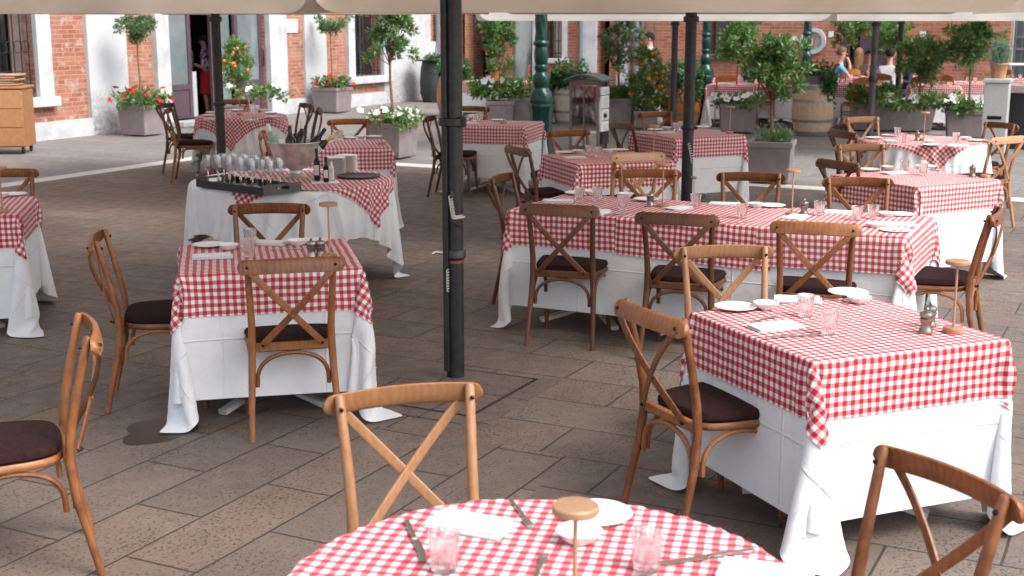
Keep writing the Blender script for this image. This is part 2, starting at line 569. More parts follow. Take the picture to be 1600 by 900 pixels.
M['hair_fair'] = simple('short_fair_hair', (0.13, 0.07, 0.032), 0.8, bmp=0.5, scale=60)
M['shirt_blue'] = simple('light_blue_shirt', (0.16, 0.34, 0.55), 0.85, scale=8)
M['shirt_white'] = simple('pale_shirt', (0.50, 0.52, 0.55), 0.85, scale=8)
M['shirt_navy'] = simple('navy_shirt', (0.012, 0.016, 0.035), 0.85, scale=8)
M['shirt_brown'] = simple('brown_top', (0.12, 0.06, 0.04), 0.85, scale=8)
M['skirt_red'] = simple('red_skirt', (0.50, 0.02, 0.03), 0.85, scale=8)
M['trouser'] = simple('dark_trousers', (0.025, 0.025, 0.03), 0.85, scale=8)
M['stain'] = simple('spill_stain', (0.028, 0.016, 0.014), 0.35, bmp=0)


def plastermat():
    m, n, b = newmat('worn_white_plaster')
    v = coord(n)
    f = noise(n, v, 2.5, 7, 0.65)
    g = noise(n, v, 20, 4)
    base = mixc(n, mapr(n, f, 0.52, 0.76), (0.50, 0.52, 0.545), (0.33, 0.32, 0.31))
    sp = n.nodes.new('ShaderNodeSeparateXYZ')
    n.links.new(v, sp.inputs[0])
    low = mth(n, 'MULTIPLY', mapr(n, sp.outputs[2], 0.0, 0.8, 1.0, 0.0), mapr(n, g, 0.35, 0.6))
    n.links.new(mixc(n, mth(n, 'MULTIPLY', low, 0.75), base, (0.17, 0.135, 0.11)), b.inputs['Base Color'])
    b.inputs['Roughness'].default_value = 0.9
    bump(n, b, f, 0.4, 0.01)
    return m


def ginghamshirt():
    m, n, b = newmat('patterned_blouse')
    v = coord(n)
    vo = n.nodes.new('ShaderNodeTexVoronoi')
    vo.inputs['Scale'].default_value = 22
    n.links.new(v, vo.inputs['Vector'])
    sp = n.nodes.new('ShaderNodeSeparateColor')
    n.links.new(vo.outputs['Color'], sp.inputs[0])
    n.links.new(mixc(n, mth(n, 'GREATER_THAN', sp.outputs[0], 0.45), (0.60, 0.50, 0.55), (0.06, 0.05, 0.16)), b.inputs['Base Color'])
    b.inputs['Roughness'].default_value = 0.85
    return m


M['plaster'] = plastermat()
M['blouse'] = ginghamshirt()
M['brick_left'] = brickwall('old_red_brick', (0.30, 0.098, 0.060), (0.43, 0.175, 0.112), (0.40, 0.27, 0.21), 1.0)
M['brick_right'] = brickwall('pale_red_brick', (0.33, 0.105, 0.06), (0.47, 0.18, 0.105), (0.40, 0.27, 0.20), 0.55)
M['terrace'] = paving('brown_paving', [(0.170, 0.132, 0.109), (0.150, 0.123, 0.106), (0.192, 0.153, 0.127), (0.186, 0.136, 0.106)], 1.0, two=True)
M['pavement'] = paving('grey_paving', [(0.20, 0.195, 0.19), (0.25, 0.24, 0.235), (0.225, 0.215, 0.205)], 0.5, lw=(1.0, 0.42), joint=(0.09, 0.085, 0.08))
M['cover'] = paving('cover_slab', [(0.16, 0.125, 0.105), (0.16, 0.125, 0.105)], 0.9, lw=(5, 5))

# ------------------------------------------------------------------ mesh helpers
class B:
    """collects shapes, then links them as ONE mesh object"""
    def __init__(s):
        s.v, s.f, s.n = [], [], 0

    def add(s, vs, fs):
        s.v += [tuple(p) for p in vs]
        s.f += [tuple(i + s.n for i in f) for f in fs]
        s.n += len(vs)
        return s

    def box(s, c, d, rz=0.0, taper=1.0, bev=0.0, rx=0.0):
        """box centred at c, size d, lower end scaled by taper, vertical and horizontal edges cut by bev"""
        x, y, z = d[0] / 2, d[1] / 2, d[2] / 2
        bev = min(bev, x * .9, y * .9, z * .9)
        if bev <= 0:
            vs = [(i * x * (taper if k < 0 else 1), j * y * (taper if k < 0 else 1), k * z) for k in (-1, 1) for i, j in ((-1, -1), (1, -1), (1, 1), (-1, 1))]
            fs = [(3, 2, 1, 0), (4, 5, 6, 7)] + [(i, (i + 1) % 4, 4 + (i + 1) % 4, 4 + i) for i in range(4)]
        else:
            b = bev
            def ring(ix, iy, zz, t):
                X, Y = x * t - ix, y * t - ix
                q = b if ix == 0 else 0.0
                pts = []
                for sx, sy in ((1, 1), (-1, 1), (-1, -1), (1, -1)):
                    if (sx * sy) > 0:
                        pts += [(sx * X, sy * (Y - b * .6), zz), (sx * (X - b * .6), sy * Y, zz)]
                    else:
                        pts += [(sx * (X - b * .6), sy * Y, zz), (sx * X, sy * (Y - b * .6), zz)]
                return pts
            rings = [ring(b, 0, -z, taper), ring(0, 0, -z + b, taper), ring(0, 0, z - b, 1), ring(b, 0, z, 1)]
            vs = sum(rings, [])
            fs = [tuple(range(7, -1, -1)), tuple(range(24, 32))]
            for r in range(3):
                for i in range(8):
                    fs.append((r * 8 + i, r * 8 + (i + 1) % 8, r * 8 + 8 + (i + 1) % 8, r * 8 + 8 + i))
        ca, sa = math.cos(rz), math.sin(rz)
        cx, sx_ = math.cos(rx), math.sin(rx)
        out = []
        for p in vs:
            X, Y, Z = p
            Y, Z = Y * cx - Z * sx_, Y * sx_ + Z * cx
            out.append((c[0] + X * ca - Y * sa, c[1] + X * sa + Y * ca, c[2] + Z))
        return s.add(out, fs)

    def tube(s, path, rad, n=8, cap=True, flat=None, up=(0, 0, 1)):
        """swept tube; flat=(a,b) makes an a x b rectangle-ish profile instead of a circle"""
        P = [Vector(p) for p in path]
        k = len(P)
        if isinstance(rad, (int, float)):
            rad = [rad] * k
        T = [(P[min(i + 1, k - 1)] - P[max(i - 1, 0)]).normalized() for i in range(k)]
        u = Vector(up)
        if abs(T[0].dot(u)) > 0.95:
            u = Vector((1, 0, 0)) if abs(T[0].x) < 0.9 else Vector((0, 1, 0))
        nrm = (u - T[0] * u.dot(T[0])).normalized()
        vs = []
        for i in range(k):
            nrm = (nrm - T[i] * nrm.dot(T[i])).normalized()
            bn = T[i].cross(nrm)
            for j in range(n):
                t = 2 * math.pi * j / n
                if flat:
                    c_, s_ = math.cos(t + math.pi / n), math.sin(t + math.pi / n)
                    q = 0.35
                    c_ = math.copysign(abs(c_) ** q, c_)
                    s_ = math.copysign(abs(s_) ** q, s_)
                    vs.append(P[i] + nrm * c_ * flat[0] / 2 + bn * s_ * flat[1] / 2)
                else:
                    vs.append(P[i] + (nrm * math.cos(t) + bn * math.sin(t)) * rad[i])
        fs = [(i * n + j, i * n + (j + 1) % n, (i + 1) * n + (j + 1) % n, (i + 1) * n + j) for i in range(k - 1) for j in range(n)]
        if cap:
            fs += [tuple(range(n - 1, -1, -1)), tuple(range((k - 1) * n, k * n))]
        return s.add(vs, fs)

    def lathe(s, prof, n=24, c=(0, 0, 0), sq=1.0, ph=0.0, cap=True):
        vs = []
        for r, z in prof:
            for j in range(n):
                t = 2 * math.pi * j / n + ph
                vs.append((c[0] + r * math.cos(t), c[1] + r * math.sin(t) * sq, c[2] + z))
        k = len(prof)
        fs = [(i * n + j, i * n + (j + 1) % n, (i + 1) * n + (j + 1) % n, (i + 1) * n + j) for i in range(k - 1) for j in range(n)]
        if cap:
            if prof[0][0] > 1e-5:
                fs.append(tuple(range(n - 1, -1, -1)))
            if prof[-1][0] > 1e-5:
                fs.append(tuple(range((k - 1) * n, k * n)))
        return s.add(vs, fs)

    def build(s, name, mat, parent=None, smooth=True, ang=40, loc=None):
        me = bpy.data.meshes.new(name)
        me.from_pydata(s.v, [], s.f)
        me.materials.append(mat)
        if smooth:
            me.polygons.foreach_set('use_smooth', [True] * len(me.polygons))
        me.update()
        if smooth:
            try:
                me.set_sharp_from_angle(angle=R(ang))
            except Exception:
                pass
        o = bpy.data.objects.new(name, me)
        C.objects.link(o)
        if parent is not None:
            o.parent = parent
        if loc is not None:
            o.location = loc
        return o


def tag(o, label=None, cat=None, group=None, kind=None):
    if label:
        o['label'] = label
    if cat:
        o['category'] = cat
    if group:
        o['group'] = group
    if kind:
        o['kind'] = kind
    return o


def empty(name, loc=(0, 0, 0), rz=0.0, label=None, cat=None, group=None):
    o = bpy.data.objects.new(name, None)
    C.objects.link(o)
    o.location = loc
    o.rotation_euler = (0, 0, rz)
    return tag(o, label, cat, group)


def dup(root, loc, rz, label, group=None, scale=None):
    r = root.copy()
    C.objects.link(r)
    r.location = loc
    r.rotation_euler = (0, 0, rz)
    if scale:
        r.scale = (scale,) * 3 if isinstance(scale, (int, float)) else scale
    r['label'] = label
    if group:
        r['group'] = group
    for ch in list(root.children):
        c = ch.copy()
        C.objects.link(c)
        c.parent = r
        for g in list(ch.children):
            d = g.copy()
            C.objects.link(d)
            d.parent = c
    return r


class Proto:
    """a thing whose first placement moves the original and whose later ones copy it"""
    def __init__(s, make):
        s.root, s.used = make(), False

    def put(s, loc, rz, label, group=None, scale=None):
        if not s.used:
            s.used = True
            s.root.location = loc
            s.root.rotation_euler = (0, 0, rz)
            if scale:
                s.root.scale = (scale,) * 3 if isinstance(scale, (int, float)) else scale
            s.root['label'] = label
            if group:
                s.root['group'] = group
            return s.root
        return dup(s.root, loc, rz, label, group, scale)


def fr(p):                                       # point from paving-frame coordinates (along E1, along E2)
    return E1 * p[0] + E2 * p[1]


# ------------------------------------------------------------------ ground
def sheet(name, mat, pts, z, nx=1):
    """flat sheet in the paving frame: an object turned by PSI, local x along E1, local y to its left"""
    b = B()
    b.add([(p[0], -p[1], 0) for p in pts], [tuple(range(len(pts)))[::-1]])
    o = b.build(name, mat, smooth=False)
    if o.data.polygons[0].normal.z < 0:
        o.data.flip_normals()
    o.location = (0, 0, z)
    o.rotation_euler = (0, 0, PSI)
    return tag(o, kind='structure')


sheet('ground', M['pavement'], [(-900, -900), (-900, 900), (900, 900), (900, -900)], -0.004)
sheet('terrace_floor', M['terrace'], [(-9, -12.2), (-9, 16), (15.1, 16), (15.1, -12.2)], 0.0)
sheet('stone_strip', M['stone_strip'], [(-9, -12.5), (-9, -12.2), (15.1, -12.2), (15.1, -12.5)], 0.0)
sheet('stone_strip', M['stone_strip'], [(15.1, -12.5), (15.1, 16), (15.42, 16), (15.42, -12.5)], 0.0)
sheet('stone_strip', M['stone_strip'], [(22.3, -13.8), (22.3, -6), (22.6, -6), (22.6, -13.8)], 0.0)

# access cover: a slab with a dark slot and a framing course round it
cpos = at(728, 613)
g = empty('manhole_cover', cpos, PSI, 'square stone inspection cover with a dark slot around it, below the nearest black pole', 'cover')
b = B().box((0, 0, 0.004), (0.74, 0.44, 0.008))
b.build('slab', M['cover'], g, smooth=False)
b = B()
for sx, sy, dx, dy in ((0, .234, .792, .026), (0, -.234, .792, .026), (.384, 0, .026, .44), (-.384, 0, .026, .44)):
    b.box((sx, sy, 0.003), (dx, dy, 0.004))
b.build('slot', M['bolt'], g, smooth=False)
b = B()
for sx, sy, dx, dy in ((0, -.305, .90, .12), (-.45, 0, .11, .488)):
    b.box((sx, sy, 0.0035), (dx, dy, 0.007))
b.build('border', M['cover'], g, smooth=False)
# spill stain beside the left table
p0 = at(246, 674)
b = B()
pts = []
for i in range(28):
    t = 2 * math.pi * i / 28
    r = 0.145 * (1 + .14 * math.sin(3 * t + 1) + .08 * math.sin(5 * t))
    pts.append((p0.x + 1.12 * r * math.cos(t), p0.y + 1.35 * r * math.sin(t), 0.003))
b.add(pts, [tuple(range(28))])
o = b.build('spill_stain', M['stain'], smooth=False)
tag(o, kind='structure')

# ------------------------------------------------------------------ draped cloths
TOP = 0.75


BEND = 0.006


def drape(shape, dims, W, H, seed, off=(0, 0), rot=0.0, h=0.036, steps=260, iters=14, tuck=0.6):
    """a sheet of cloth let fall over a table top: position-based springs, solid table, floor.
    Returns grid positions (ny, nx, 3) in table coordinates; the cloth is W x H metres."""
    rg = np.random.RandomState(seed)
    if shape == 'rect':
        # grid lines follow the table edges, so the fold is crisp; W, H are the overhangs (left, right), (near, far)
        def axis(half, a_, b_):
            n_ = int(round(2 * half / h))
            na, nb = int(round(a_ / h)), int(round(b_ / h))
            e_ = half + .004
            return np.concatenate([-e_ - h * np.arange(na, 0, -1), np.linspace(-e_, e_, n_ + 1), e_ + h * np.arange(1, nb + 1)]), na, na + n_
        xs, ix0, ix1 = axis(dims[0] / 2, *W)
        ys, iy0, iy1 = axis(dims[1] / 2, *H)
    else:
        xs = np.linspace(-W / 2, W / 2, int(W / h) + 1)
        ys = np.linspace(-H / 2, H / 2, int(H / h) + 1)
    nx, ny = len(xs), len(ys)
    X, Y = np.meshgrid(xs, ys)
    hx, hy = h, h
    if shape != 'rect':
        hx, hy = xs[1] - xs[0], ys[1] - ys[0]
    c, s = math.cos(rot), math.sin(rot)
    P = np.stack([X * c - Y * s + off[0], X * s + Y * c + off[1], np.full_like(X, TOP + 0.003)], -1)
    # start already a little drooped outside the top, with random ripples
    P[..., 2] += rg.randn(ny, nx) * 0.004
    ph = rg.rand(8) * 6.28
    P[..., 2] += 0.012 * np.sin(9 * X + ph[0]) * np.sin(8 * Y + ph[1]) * ((np.abs(X) > dims[0] / 2) | (np.abs(Y) > dims[-1] / 2))
    V = np.zeros_like(P)
    dt = 1 / 60.0

    def sdf(x, y):
        if shape == 'round':
            r = np.sqrt(x * x + y * y) + 1e-9
            return r - dims[0], x / r, y / r
        rc = 0.025
        ax, ay = dims[0] / 2 - rc, dims[1] / 2 - rc
        qx, qy = np.abs(x) - ax, np.abs(y) - ay
        mx, my = np.maximum(qx, 0), np.maximum(qy, 0)
        l = np.sqrt(mx * mx + my * my) + 1e-9
        outside = (qx > 0) | (qy > 0)
        d = np.where(outside, l, np.maximum(qx, qy)) - rc
        gx = np.where(outside, mx / l, (qx > qy) * 1.0) * np.sign(x)
        gy = np.where(outside, my / l, (qy >= qx) * 1.0) * np.sign(y)
        return d, gx, gy

    def con(A, Bv, L, k):
        D = Bv - A
        l = np.sqrt((D * D).sum(-1, keepdims=True)) + 1e-9
        d = D * (0.5 * k * (l - L) / l)
        return d

    ld = math.hypot(hx, hy)
    # every hanging point stays within its own length of the table edge it hangs from
    X0, Y0 = P[..., 0], P[..., 1]
    if shape == 'rect':
        AX = np.clip(X0, -dims[0] / 2 - .004, dims[0] / 2 + .004)
        AY = np.clip(Y0, -dims[1] / 2 - .004, dims[1] / 2 + .004)
    else:
        r0 = np.sqrt(X0 * X0 + Y0 * Y0) + 1e-9
        kk = np.minimum(1, (dims[0] + .004) / r0)
        AX, AY = X0 * kk, Y0 * kk
    AT = np.stack([AX, AY, np.full_like(AX, TOP + .002)], -1)
    RL = np.sqrt((X0 - AX) ** 2 + (Y0 - AY) ** 2)[..., None]
    HG = RL > 1e-4
    for it in range(steps):
        V[..., 2] -= 9.8 * dt
        if it < steps * 0.6:
            V[..., :2] += rg.randn(1, 1, 2) * 0.004
        dd, gx0, gy0 = sdf(P[..., 0], P[..., 1])         # hems are tucked in towards the table
        pull = tuck * np.clip((dd - .03) / .12, 0, 1) * dt
        V[..., 0] -= gx0 * pull
        V[..., 1] -= gy0 * pull
        Q = P + V * dt
        for j in range(iters):
            for o in (0, 1):
                A, Bv = Q[:, o:-1:2], Q[:, o + 1::2]
                m = min(A.shape[1], Bv.shape[1])
                d = con(A[:, :m], Bv[:, :m], hx, 1.0)
                Q[:, o:-1:2][:, :m] += d
                Q[:, o + 1::2][:, :m] -= d
                A, Bv = Q[o:-1:2], Q[o + 1::2]
                m = min(A.shape[0], Bv.shape[0])
                d = con(A[:m], Bv[:m], hy, 1.0)
                Q[o:-1:2][:m] += d
                Q[o + 1::2][:m] -= d
            for o in (0, 1):
                A, Bv = Q[o:-1:2, :-1], Q[o + 1::2, 1:]
                m = min(A.shape[0], Bv.shape[0])
                d = con(A[:m], Bv[:m], ld, 0.16)
                Q[o:-1:2, :-1][:m] += d
                Q[o + 1::2, 1:][:m] -= d
                A, Bv = Q[o:-1:2, 1:], Q[o + 1::2, :-1]
                m = min(A.shape[0], Bv.shape[0])
                d = con(A[:m], Bv[:m], ld, 0.16)
                Q[o:-1:2, 1:][:m] += d
                Q[o + 1::2, :-1][:m] -= d
            if j % 3 == 0:
                for st in (2,):
                    D = con(Q[:, :-st], Q[:, st:], hx * st, BEND)
                    Q[:, :-st] += D * 0.5
                    Q[:, st:] -= D * 0.5
                    D = con(Q[:-st], Q[st:], hy * st, BEND)
                    Q[:-st] += D * 0.5
                    Q[st:] -= D * 0.5
            D = Q - AT
            l = np.sqrt((D * D).sum(-1, keepdims=True)) + 1e-9
            Q = np.where(HG & (l > RL), AT + D / l * RL, Q)
            x, y, z = Q[..., 0], Q[..., 1], Q[..., 2]
            d, gx, gy = sdf(x, y)
            eps = 0.004
            inside = (d < eps) & (z < TOP + 0.002)
            onside = inside & ((eps - d) < (TOP + 0.002 - z))
            ontop = inside & ~onside
            Q[..., 0] += np.where(onside, (eps - d) * gx, 0)
            Q[..., 1] += np.where(onside, (eps - d) * gy, 0)
            Q[..., 2] = np.where(ontop, TOP + 0.002, Q[..., 2])
            Q[..., 2] = np.maximum(Q[..., 2], 0.008 + 0.0)
        onT = (Q[..., 2] < TOP + 0.005) & (sdf(Q[..., 0], Q[..., 1])[0] < 0)
        onF = Q[..., 2] < 0.012
        fr_ = np.where(onT, 0.85, np.where(onF, 0.1, 0.0))[..., None]
        Q[..., :2] = Q[..., :2] * (1 - fr_) + P[..., :2] * fr_
        V = (Q - P) / dt * 0.98
        sp = np.sqrt((V * V).sum(-1, keepdims=True))
        V *= np.minimum(1, 2.5 / (sp + 1e-6))
        P = Q
    if shape == 'rect':
        e1, e2 = dims[0] / 2 + .0045, dims[1] / 2 + .0045
        for ii, sg in ((ix0, -1), (ix1, 1)):
            P[iy0:iy1 + 1, ii, 0] = sg * e1
            P[iy0:iy1 + 1, ii, 2] = TOP + .002
        for ii, sg in ((iy0, -1), (iy1, 1)):
            P[ii, ix0:ix1 + 1, 1] = sg * e2
            P[ii, ix0:ix1 + 1, 2] = TOP + .002
    elif False:
        r = np.sqrt(P[..., 0] ** 2 + P[..., 1] ** 2) + 1e-9
        m = (np.abs(r - dims[0] - .004) < h * .5) & (P[..., 2] > TOP - h * .55)
        P[..., 0] = np.where(m, P[..., 0] / r * (dims[0] + .005), P[..., 0])
        P[..., 1] = np.where(m, P[..., 1] / r * (dims[0] + .005), P[..., 1])
        P[..., 2] = np.where(m, TOP + .002, P[..., 2])
    return dict(P=P, xs=xs, ys=ys)


def gridmesh(name, P, UV, mat, parent=None, sub=0):
    ny, nx = P.shape[:2]
    me = bpy.data.meshes.new(name)
    idx = np.arange(nx * ny).reshape(ny, nx)
    F = np.stack([idx[:-1, :-1], idx[:-1, 1:], idx[1:, 1:], idx[1:, :-1]], -1).reshape(-1, 4)
    me.from_pydata(P.reshape(-1, 3).tolist(), [], F.tolist())
    me.materials.append(mat)
    uv = me.uv_layers.new(name='UVMap')
    uv.data.foreach_set('uv', UV.reshape(-1, 2)[F.reshape(-1)].astype(np.float32).ravel())
    me.polygons.foreach_set('use_smooth', [True] * len(me.polygons))
    me.update()
    o = bpy.data.objects.new(name, me)
    C.objects.link(o)
    if sub:
        m = o.modifiers.new('smooth', 'SUBSURF')
        m.levels = m.render_levels = sub
    if parent:
        o.parent = parent
    return o


def white_mesh(name, D):
    P = D['P']
    ny, nx = P.shape[:2]
    X, Y = np.meshgrid(D['xs'], D['ys'])
    return gridmesh(name, P, np.stack([X, Y], -1), M['linen'], sub=1)


def over_mesh(name, D, w_, h_, c=(0, 0), rot=0.0, lift=0.006, mat=None, step=0.0165):
    """a smaller cloth lying on the first one: it follows the same folds, a few millimetres outside them"""
    P = D['P']
    ny, nx = P.shape[:2]
    dx = np.gradient(P, axis=1)
    dy = np.gradient(P, axis=0)
    Nn = np.cross(dx, dy)
    Nn /= np.sqrt((Nn * Nn).sum(-1, keepdims=True)) + 1e-9
    kx, ky = int(w_ / step) + 1, int(h_ / step) + 1
    X, Y = np.meshgrid(np.linspace(-w_ / 2, w_ / 2, kx), np.linspace(-h_ / 2, h_ / 2, ky))
    cs, sn = math.cos(rot), math.sin(rot)
    A = X * cs - Y * sn + c[0]
    Bq = X * sn + Y * cs + c[1]
    fx = np.clip(np.interp(A, D['xs'], np.arange(nx)), 0, nx - 1.001)
    fy = np.clip(np.interp(Bq, D['ys'], np.arange(ny)), 0, ny - 1.001)
    ix, iy = fx.astype(int), fy.astype(int)
    tx, ty = (fx - ix)[..., None], (fy - iy)[..., None]

    def smp(G):
        return (G[iy, ix] * (1 - tx) * (1 - ty) + G[iy, ix + 1] * tx * (1 - ty) + G[iy + 1, ix] * (1 - tx) * ty + G[iy + 1, ix + 1] * tx * ty)
    Q = smp(P) + smp(Nn) * lift
    Q[..., 2] = np.where(smp(P)[..., 2] > TOP, np.maximum(Q[..., 2], TOP + 0.002 + lift), Q[..., 2])
    return gridmesh(name, Q, np.stack([X + w_ / 2, Y + h_ / 2], -1), mat or M['gingham'], sub=0)


def table_base(shape, dims, loc, rz, label, group, z=TOP - 0.002):
    g_ = empty('dining_table', loc, rz, label, 'table', group)
    b_ = B()
    if shape == 'round':
        b_.lathe([(dims[0] - .035, z - .034), (dims[0] - .02, z - .028), (dims[0] - .02, z - .012), (dims[0] - .026, z - .008)], 48)
    else:
        b_.box((0, 0, z - .022), (dims[0] - .05, dims[1] - .05, .028), bev=.006)
    b_.build('table_top', M['white_metal'], g_)
    cols = [0] if dims[0] < 1.3 else [-dims[0] / 3, 0, dims[0] / 3]
    for cx in cols:
        B().lathe([(.035, .06), (.035, z - .03)], 14, c=(cx, 0, 0)).build('pedestal', M['white_metal'], g_)
        for k in range(4):
            t = math.pi / 4 + k * math.pi / 2
            b_ = B().tube([(cx + .03 * math.cos(t), .03 * math.sin(t), .10), (cx + .2 * math.cos(t), .2 * math.sin(t), .055), (cx + .37 * math.cos(t), .37 * math.sin(t), .02)], .02, flat=(.03, .055))
            b_.build('foot', M['white_metal'], g_)
    return g_


SQ = .86
simA = drape('rect', (SQ, SQ), (.61, .65), (.61, .65), 3)
simB = drape('rect', (SQ, SQ), (.58, .65), (.61, .58), 11)
simC = drape('rect', (SQ, SQ), (.61, .54), (.58, .58), 23)
LW, LD = 2.46, .84
simL = drape('rect', (LW, LD), (.54, .58), (.61, .54), 5)
simR = drape('round', (.565,), 1.95, 1.95, 8, (0.0, 0.0), 0.1)
simS = drape('round', (.75,), 2.25, 2.25, 14, (0.03, 0.02), 0.35)

WG, CG, TG = 'white tablecloths reaching the floor', 'red and white checked tablecloths', 'cloth-covered dining tables'


def square_table(name, c, rz, sim, quarter=0, csize=1.27, cm=None, coff=(0, 0), crot=0.0, gin='gingham'):
    rz = R(rz)
    q = quarter * math.pi / 2
    table_base('rect', (SQ, SQ), (c[0], c[1], 0), rz, 'white table base of ' + name, TG)
    w_ = white_mesh('white_tablecloth', sim)
    w_.location = (c[0], c[1], 0)
    w_.rotation_euler = (0, 0, rz + q)
    tag(w_, 'white cloth on ' + name, 'tablecloth', WG)
    o = over_mesh('checked_tablecloth', sim, csize, csize, coff, crot, mat=M[gin])
    o.location = w_.location
    o.rotation_euler = w_.rotation_euler
    tag(o, 'checked cloth on ' + name, 'tablecloth', CG)


TN = {
 'T1': 'the square table at the lower right',
 'TA': 'the square table left of the nearest black pole',
 'T2': 'the long table in the middle',
 'T3': 'the square table at the right behind the long one',
 'T4': 'the round table at the right',
 'T5': 'the square table between green lamp post and long table',
 'T6': 'the square table behind the right black pole',
 'T7': 'the square table just right of the nearest pole, far back',
 'T8': 'the square table behind the plate stacks',
 'T9': 'the round table by the far left pole',
 'T10': 'the serving table with the ice bucket',
 'T11': 'the table cut by the left edge',
 'T12': 'the round table in front',
}
TC = {'T1': ((1.31, 5.06), 22.5), 'TA': ((-1.25, 6.61), 12.7), 'T3': ((3.075, 9.99), 30.6), 'T5': ((.83, 11.43), 18.7),
      'T6': ((1.85, 13.9), 25.8), 'T7': ((-.17, 15.22), -15), 'T8': ((-1.63, 12.68), 10), 'T11': ((-3.58, 8.37), 13)}
square_table(TN['T1'], *TC['T1'], simA, 0, 1.30, gin='gingham')
square_table(TN['TA'], *TC['TA'], simB, 0, 1.27)
square_table(TN['T3'], *TC['T3'], simA, 1, 1.27)
square_table(TN['T5'], *TC['T5'], simC, 2, 1.28)
square_table(TN['T6'], *TC['T6'], simB, 1, 1.28)
square_table(TN['T7'], *TC['T7'], simC, 0, 1.26)
square_table(TN['T8'], *TC['T8'], simC, 1, 1.27)
square_table(TN['T11'], *TC['T11'], simA, 2, 1.27)

# long table: three tops pushed together under one run of white linen, a checked cloth on each
LC, LR = (1.27, 8.09), R(-27)
table_base('rect', (LW, LD), (LC[0], LC[1], 0), LR, 'long white table under the cloths in the middle', TG)
o = white_mesh('white_tablecloth', simL)
o.location = (LC[0], LC[1], 0)
o.rotation_euler = (0, 0, LR)
tag(o, 'long white linen cloth hanging to the floor on ' + TN['T2'], 'tablecloth', WG)
for i, (cx, lift, rr, wh) in enumerate(((-.84, .006, .012, 'left'), (.01, .0095, -.03, 'middle'), (.83, .013, .022, 'right'))):
    o = over_mesh('checked_tablecloth', simL, 1.10 if i != 1 else .98, 1.28, (cx + (-.08, 0, .1)[i], (0, -.02, .01)[i]), rr, lift)
    o.location = (LC[0], LC[1], 0)
    o.rotation_euler = (0, 0, LR)
    tag(o, 'red and white checked cloth covering the %s third of the long table' % wh, 'tablecloth', CG)


def round_table(name, c, rz, sim, rad, cw, coff, crot, gin='gingham', scale=1.0):
    table_base('round', (rad * scale,), (c[0], c[1], 0), 0, 'white table base of ' + name, TG)
    w_ = white_mesh('white_tablecloth', sim)
    w_.location = (c[0], c[1], 0)
    w_.rotation_euler = (0, 0, rz)
    w_.scale = (scale, scale, 1)
    tag(w_, 'white cloth on ' + name, 'tablecloth', WG)
    o_ = over_mesh('checked_tablecloth', sim, cw, cw, coff, crot, mat=M[gin])
    o_.location = w_.location
    o_.rotation_euler = w_.rotation_euler
    o_.scale = w_.scale
    tag(o_, 'checked cloth on ' + name, 'tablecloth', CG)


round_table(TN['T12'], (.065, 2.59), R(-6), simR, .565, 1.62, (0, 0), R(-12), 'gingham_pink')
round_table(TN['T9'], (-3.38, 16.5), R(40), simR, .565, 1.4, (0, 0.03), R(-2), scale=.96)
round_table(TN['T4'], (4.10, 13.12), R(8), simR, .565, 1.06, (-.04, -.06), R(29), scale=1.08)
round_table(TN['T10'], (-1.67, 9.90), R(25), simS, .75, 1.27, (.04, -.17), R(-30))

# ------------------------------------------------------------------ umbrellas
def umbrella(pos, rot, s, z_edge, label, canvas='canvas', prad=.05, val=.28, rise=.75, polemat='pole', pole_top=None):
    u = empty('market_umbrella', (pos[0], pos[1], 0), R(rot), label, 'umbrella', 'square market umbrellas over the terrace')
    # roof: four facets with a little sag
    n = 14
    vs, fs = [], []
    for k in range(4):
        base = len(vs)
        for i in range(n + 1):
            for j in range(n + 1):
                t, q = i / n, j / n                       # t from edge to apex, q along the edge
                x = (-1 + 2 * q) * (1 - t) * s
                y = -s * (1 - t)
                z = z_edge + rise * t - .06 * math.sin(math.pi * q) * math.sin(math.pi * min(1, t * 1.1)) * (1 - t)
                c_, s_ = math.cos(k * math.pi / 2), math.sin(k * math.pi / 2)
                vs.append((x * c_ - y * s_, x * s_ + y * c_, z))
        for i in range(n):
            for j in range(n):
                a_ = base + i * (n + 1) + j
                fs.append((a_, a_ + 1, a_ + n + 2, a_ + n + 1))
    B().add(vs, fs).build('canopy', M[canvas], u)
    # four hanging flaps with rounded lower corners
    for k in range(4):
        vs, fs = [], []
        m_, r_ = 48, .22
        for i in range(m_ + 1):
            q = -1 + 2 * i / m_
            q = math.copysign(1 - (1 - abs(q)) ** 1.25, q) if abs(q) > .5 else q
            x = q * (s - .004)
            d = (1 - abs(q)) * s
            drop = val if d > r_ else val - r_ * (1 - math.sqrt(max(0, 1 - (1 - d / r_) ** 2)))
            drop = max(drop, .05)
            for j in range(7):
                t = j / 6
                bul = .018 * math.sin(4.5 * q + k) * t + .012 * math.sin(11 * q + 2 * k) * t * t
                y = -s - .012 - bul - .02 * t
                c_, s_ = math.cos(k * math.pi / 2), math.sin(k * math.pi / 2)
                vs.append((x * c_ - y * s_, x * s_ + y * c_, z_edge + .01 - drop * t))
        for i in range(m_):
            for j in range(6):
                a_ = i * 7 + j
                fs.append((a_, a_ + 7, a_ + 8, a_ + 1))
        B().add(vs, fs).build('valance', M[canvas], u)
    B().tube([(0, 0, 0), (0, 0, z_edge + rise + .05)], prad, 20).build('pole', M[polemat], u)
    B().lathe([(prad + .02, 0), (prad + .02, .05), (prad + .002, .06)], 20, c=(0, 0, z_edge - .35)).build('hub', M['pole'], u)
    for k in range(8):
        t = k * math.pi / 4
        l = s * (1.38 if k % 2 else .985)
        B().tube([(.06 * math.cos(t), .06 * math.sin(t), z_edge + rise - .03), (l * math.cos(t), l * math.sin(t), z_edge - .03)], .012, flat=(.03, .02)).build('rib', M['pole_grey'], u)
    return u


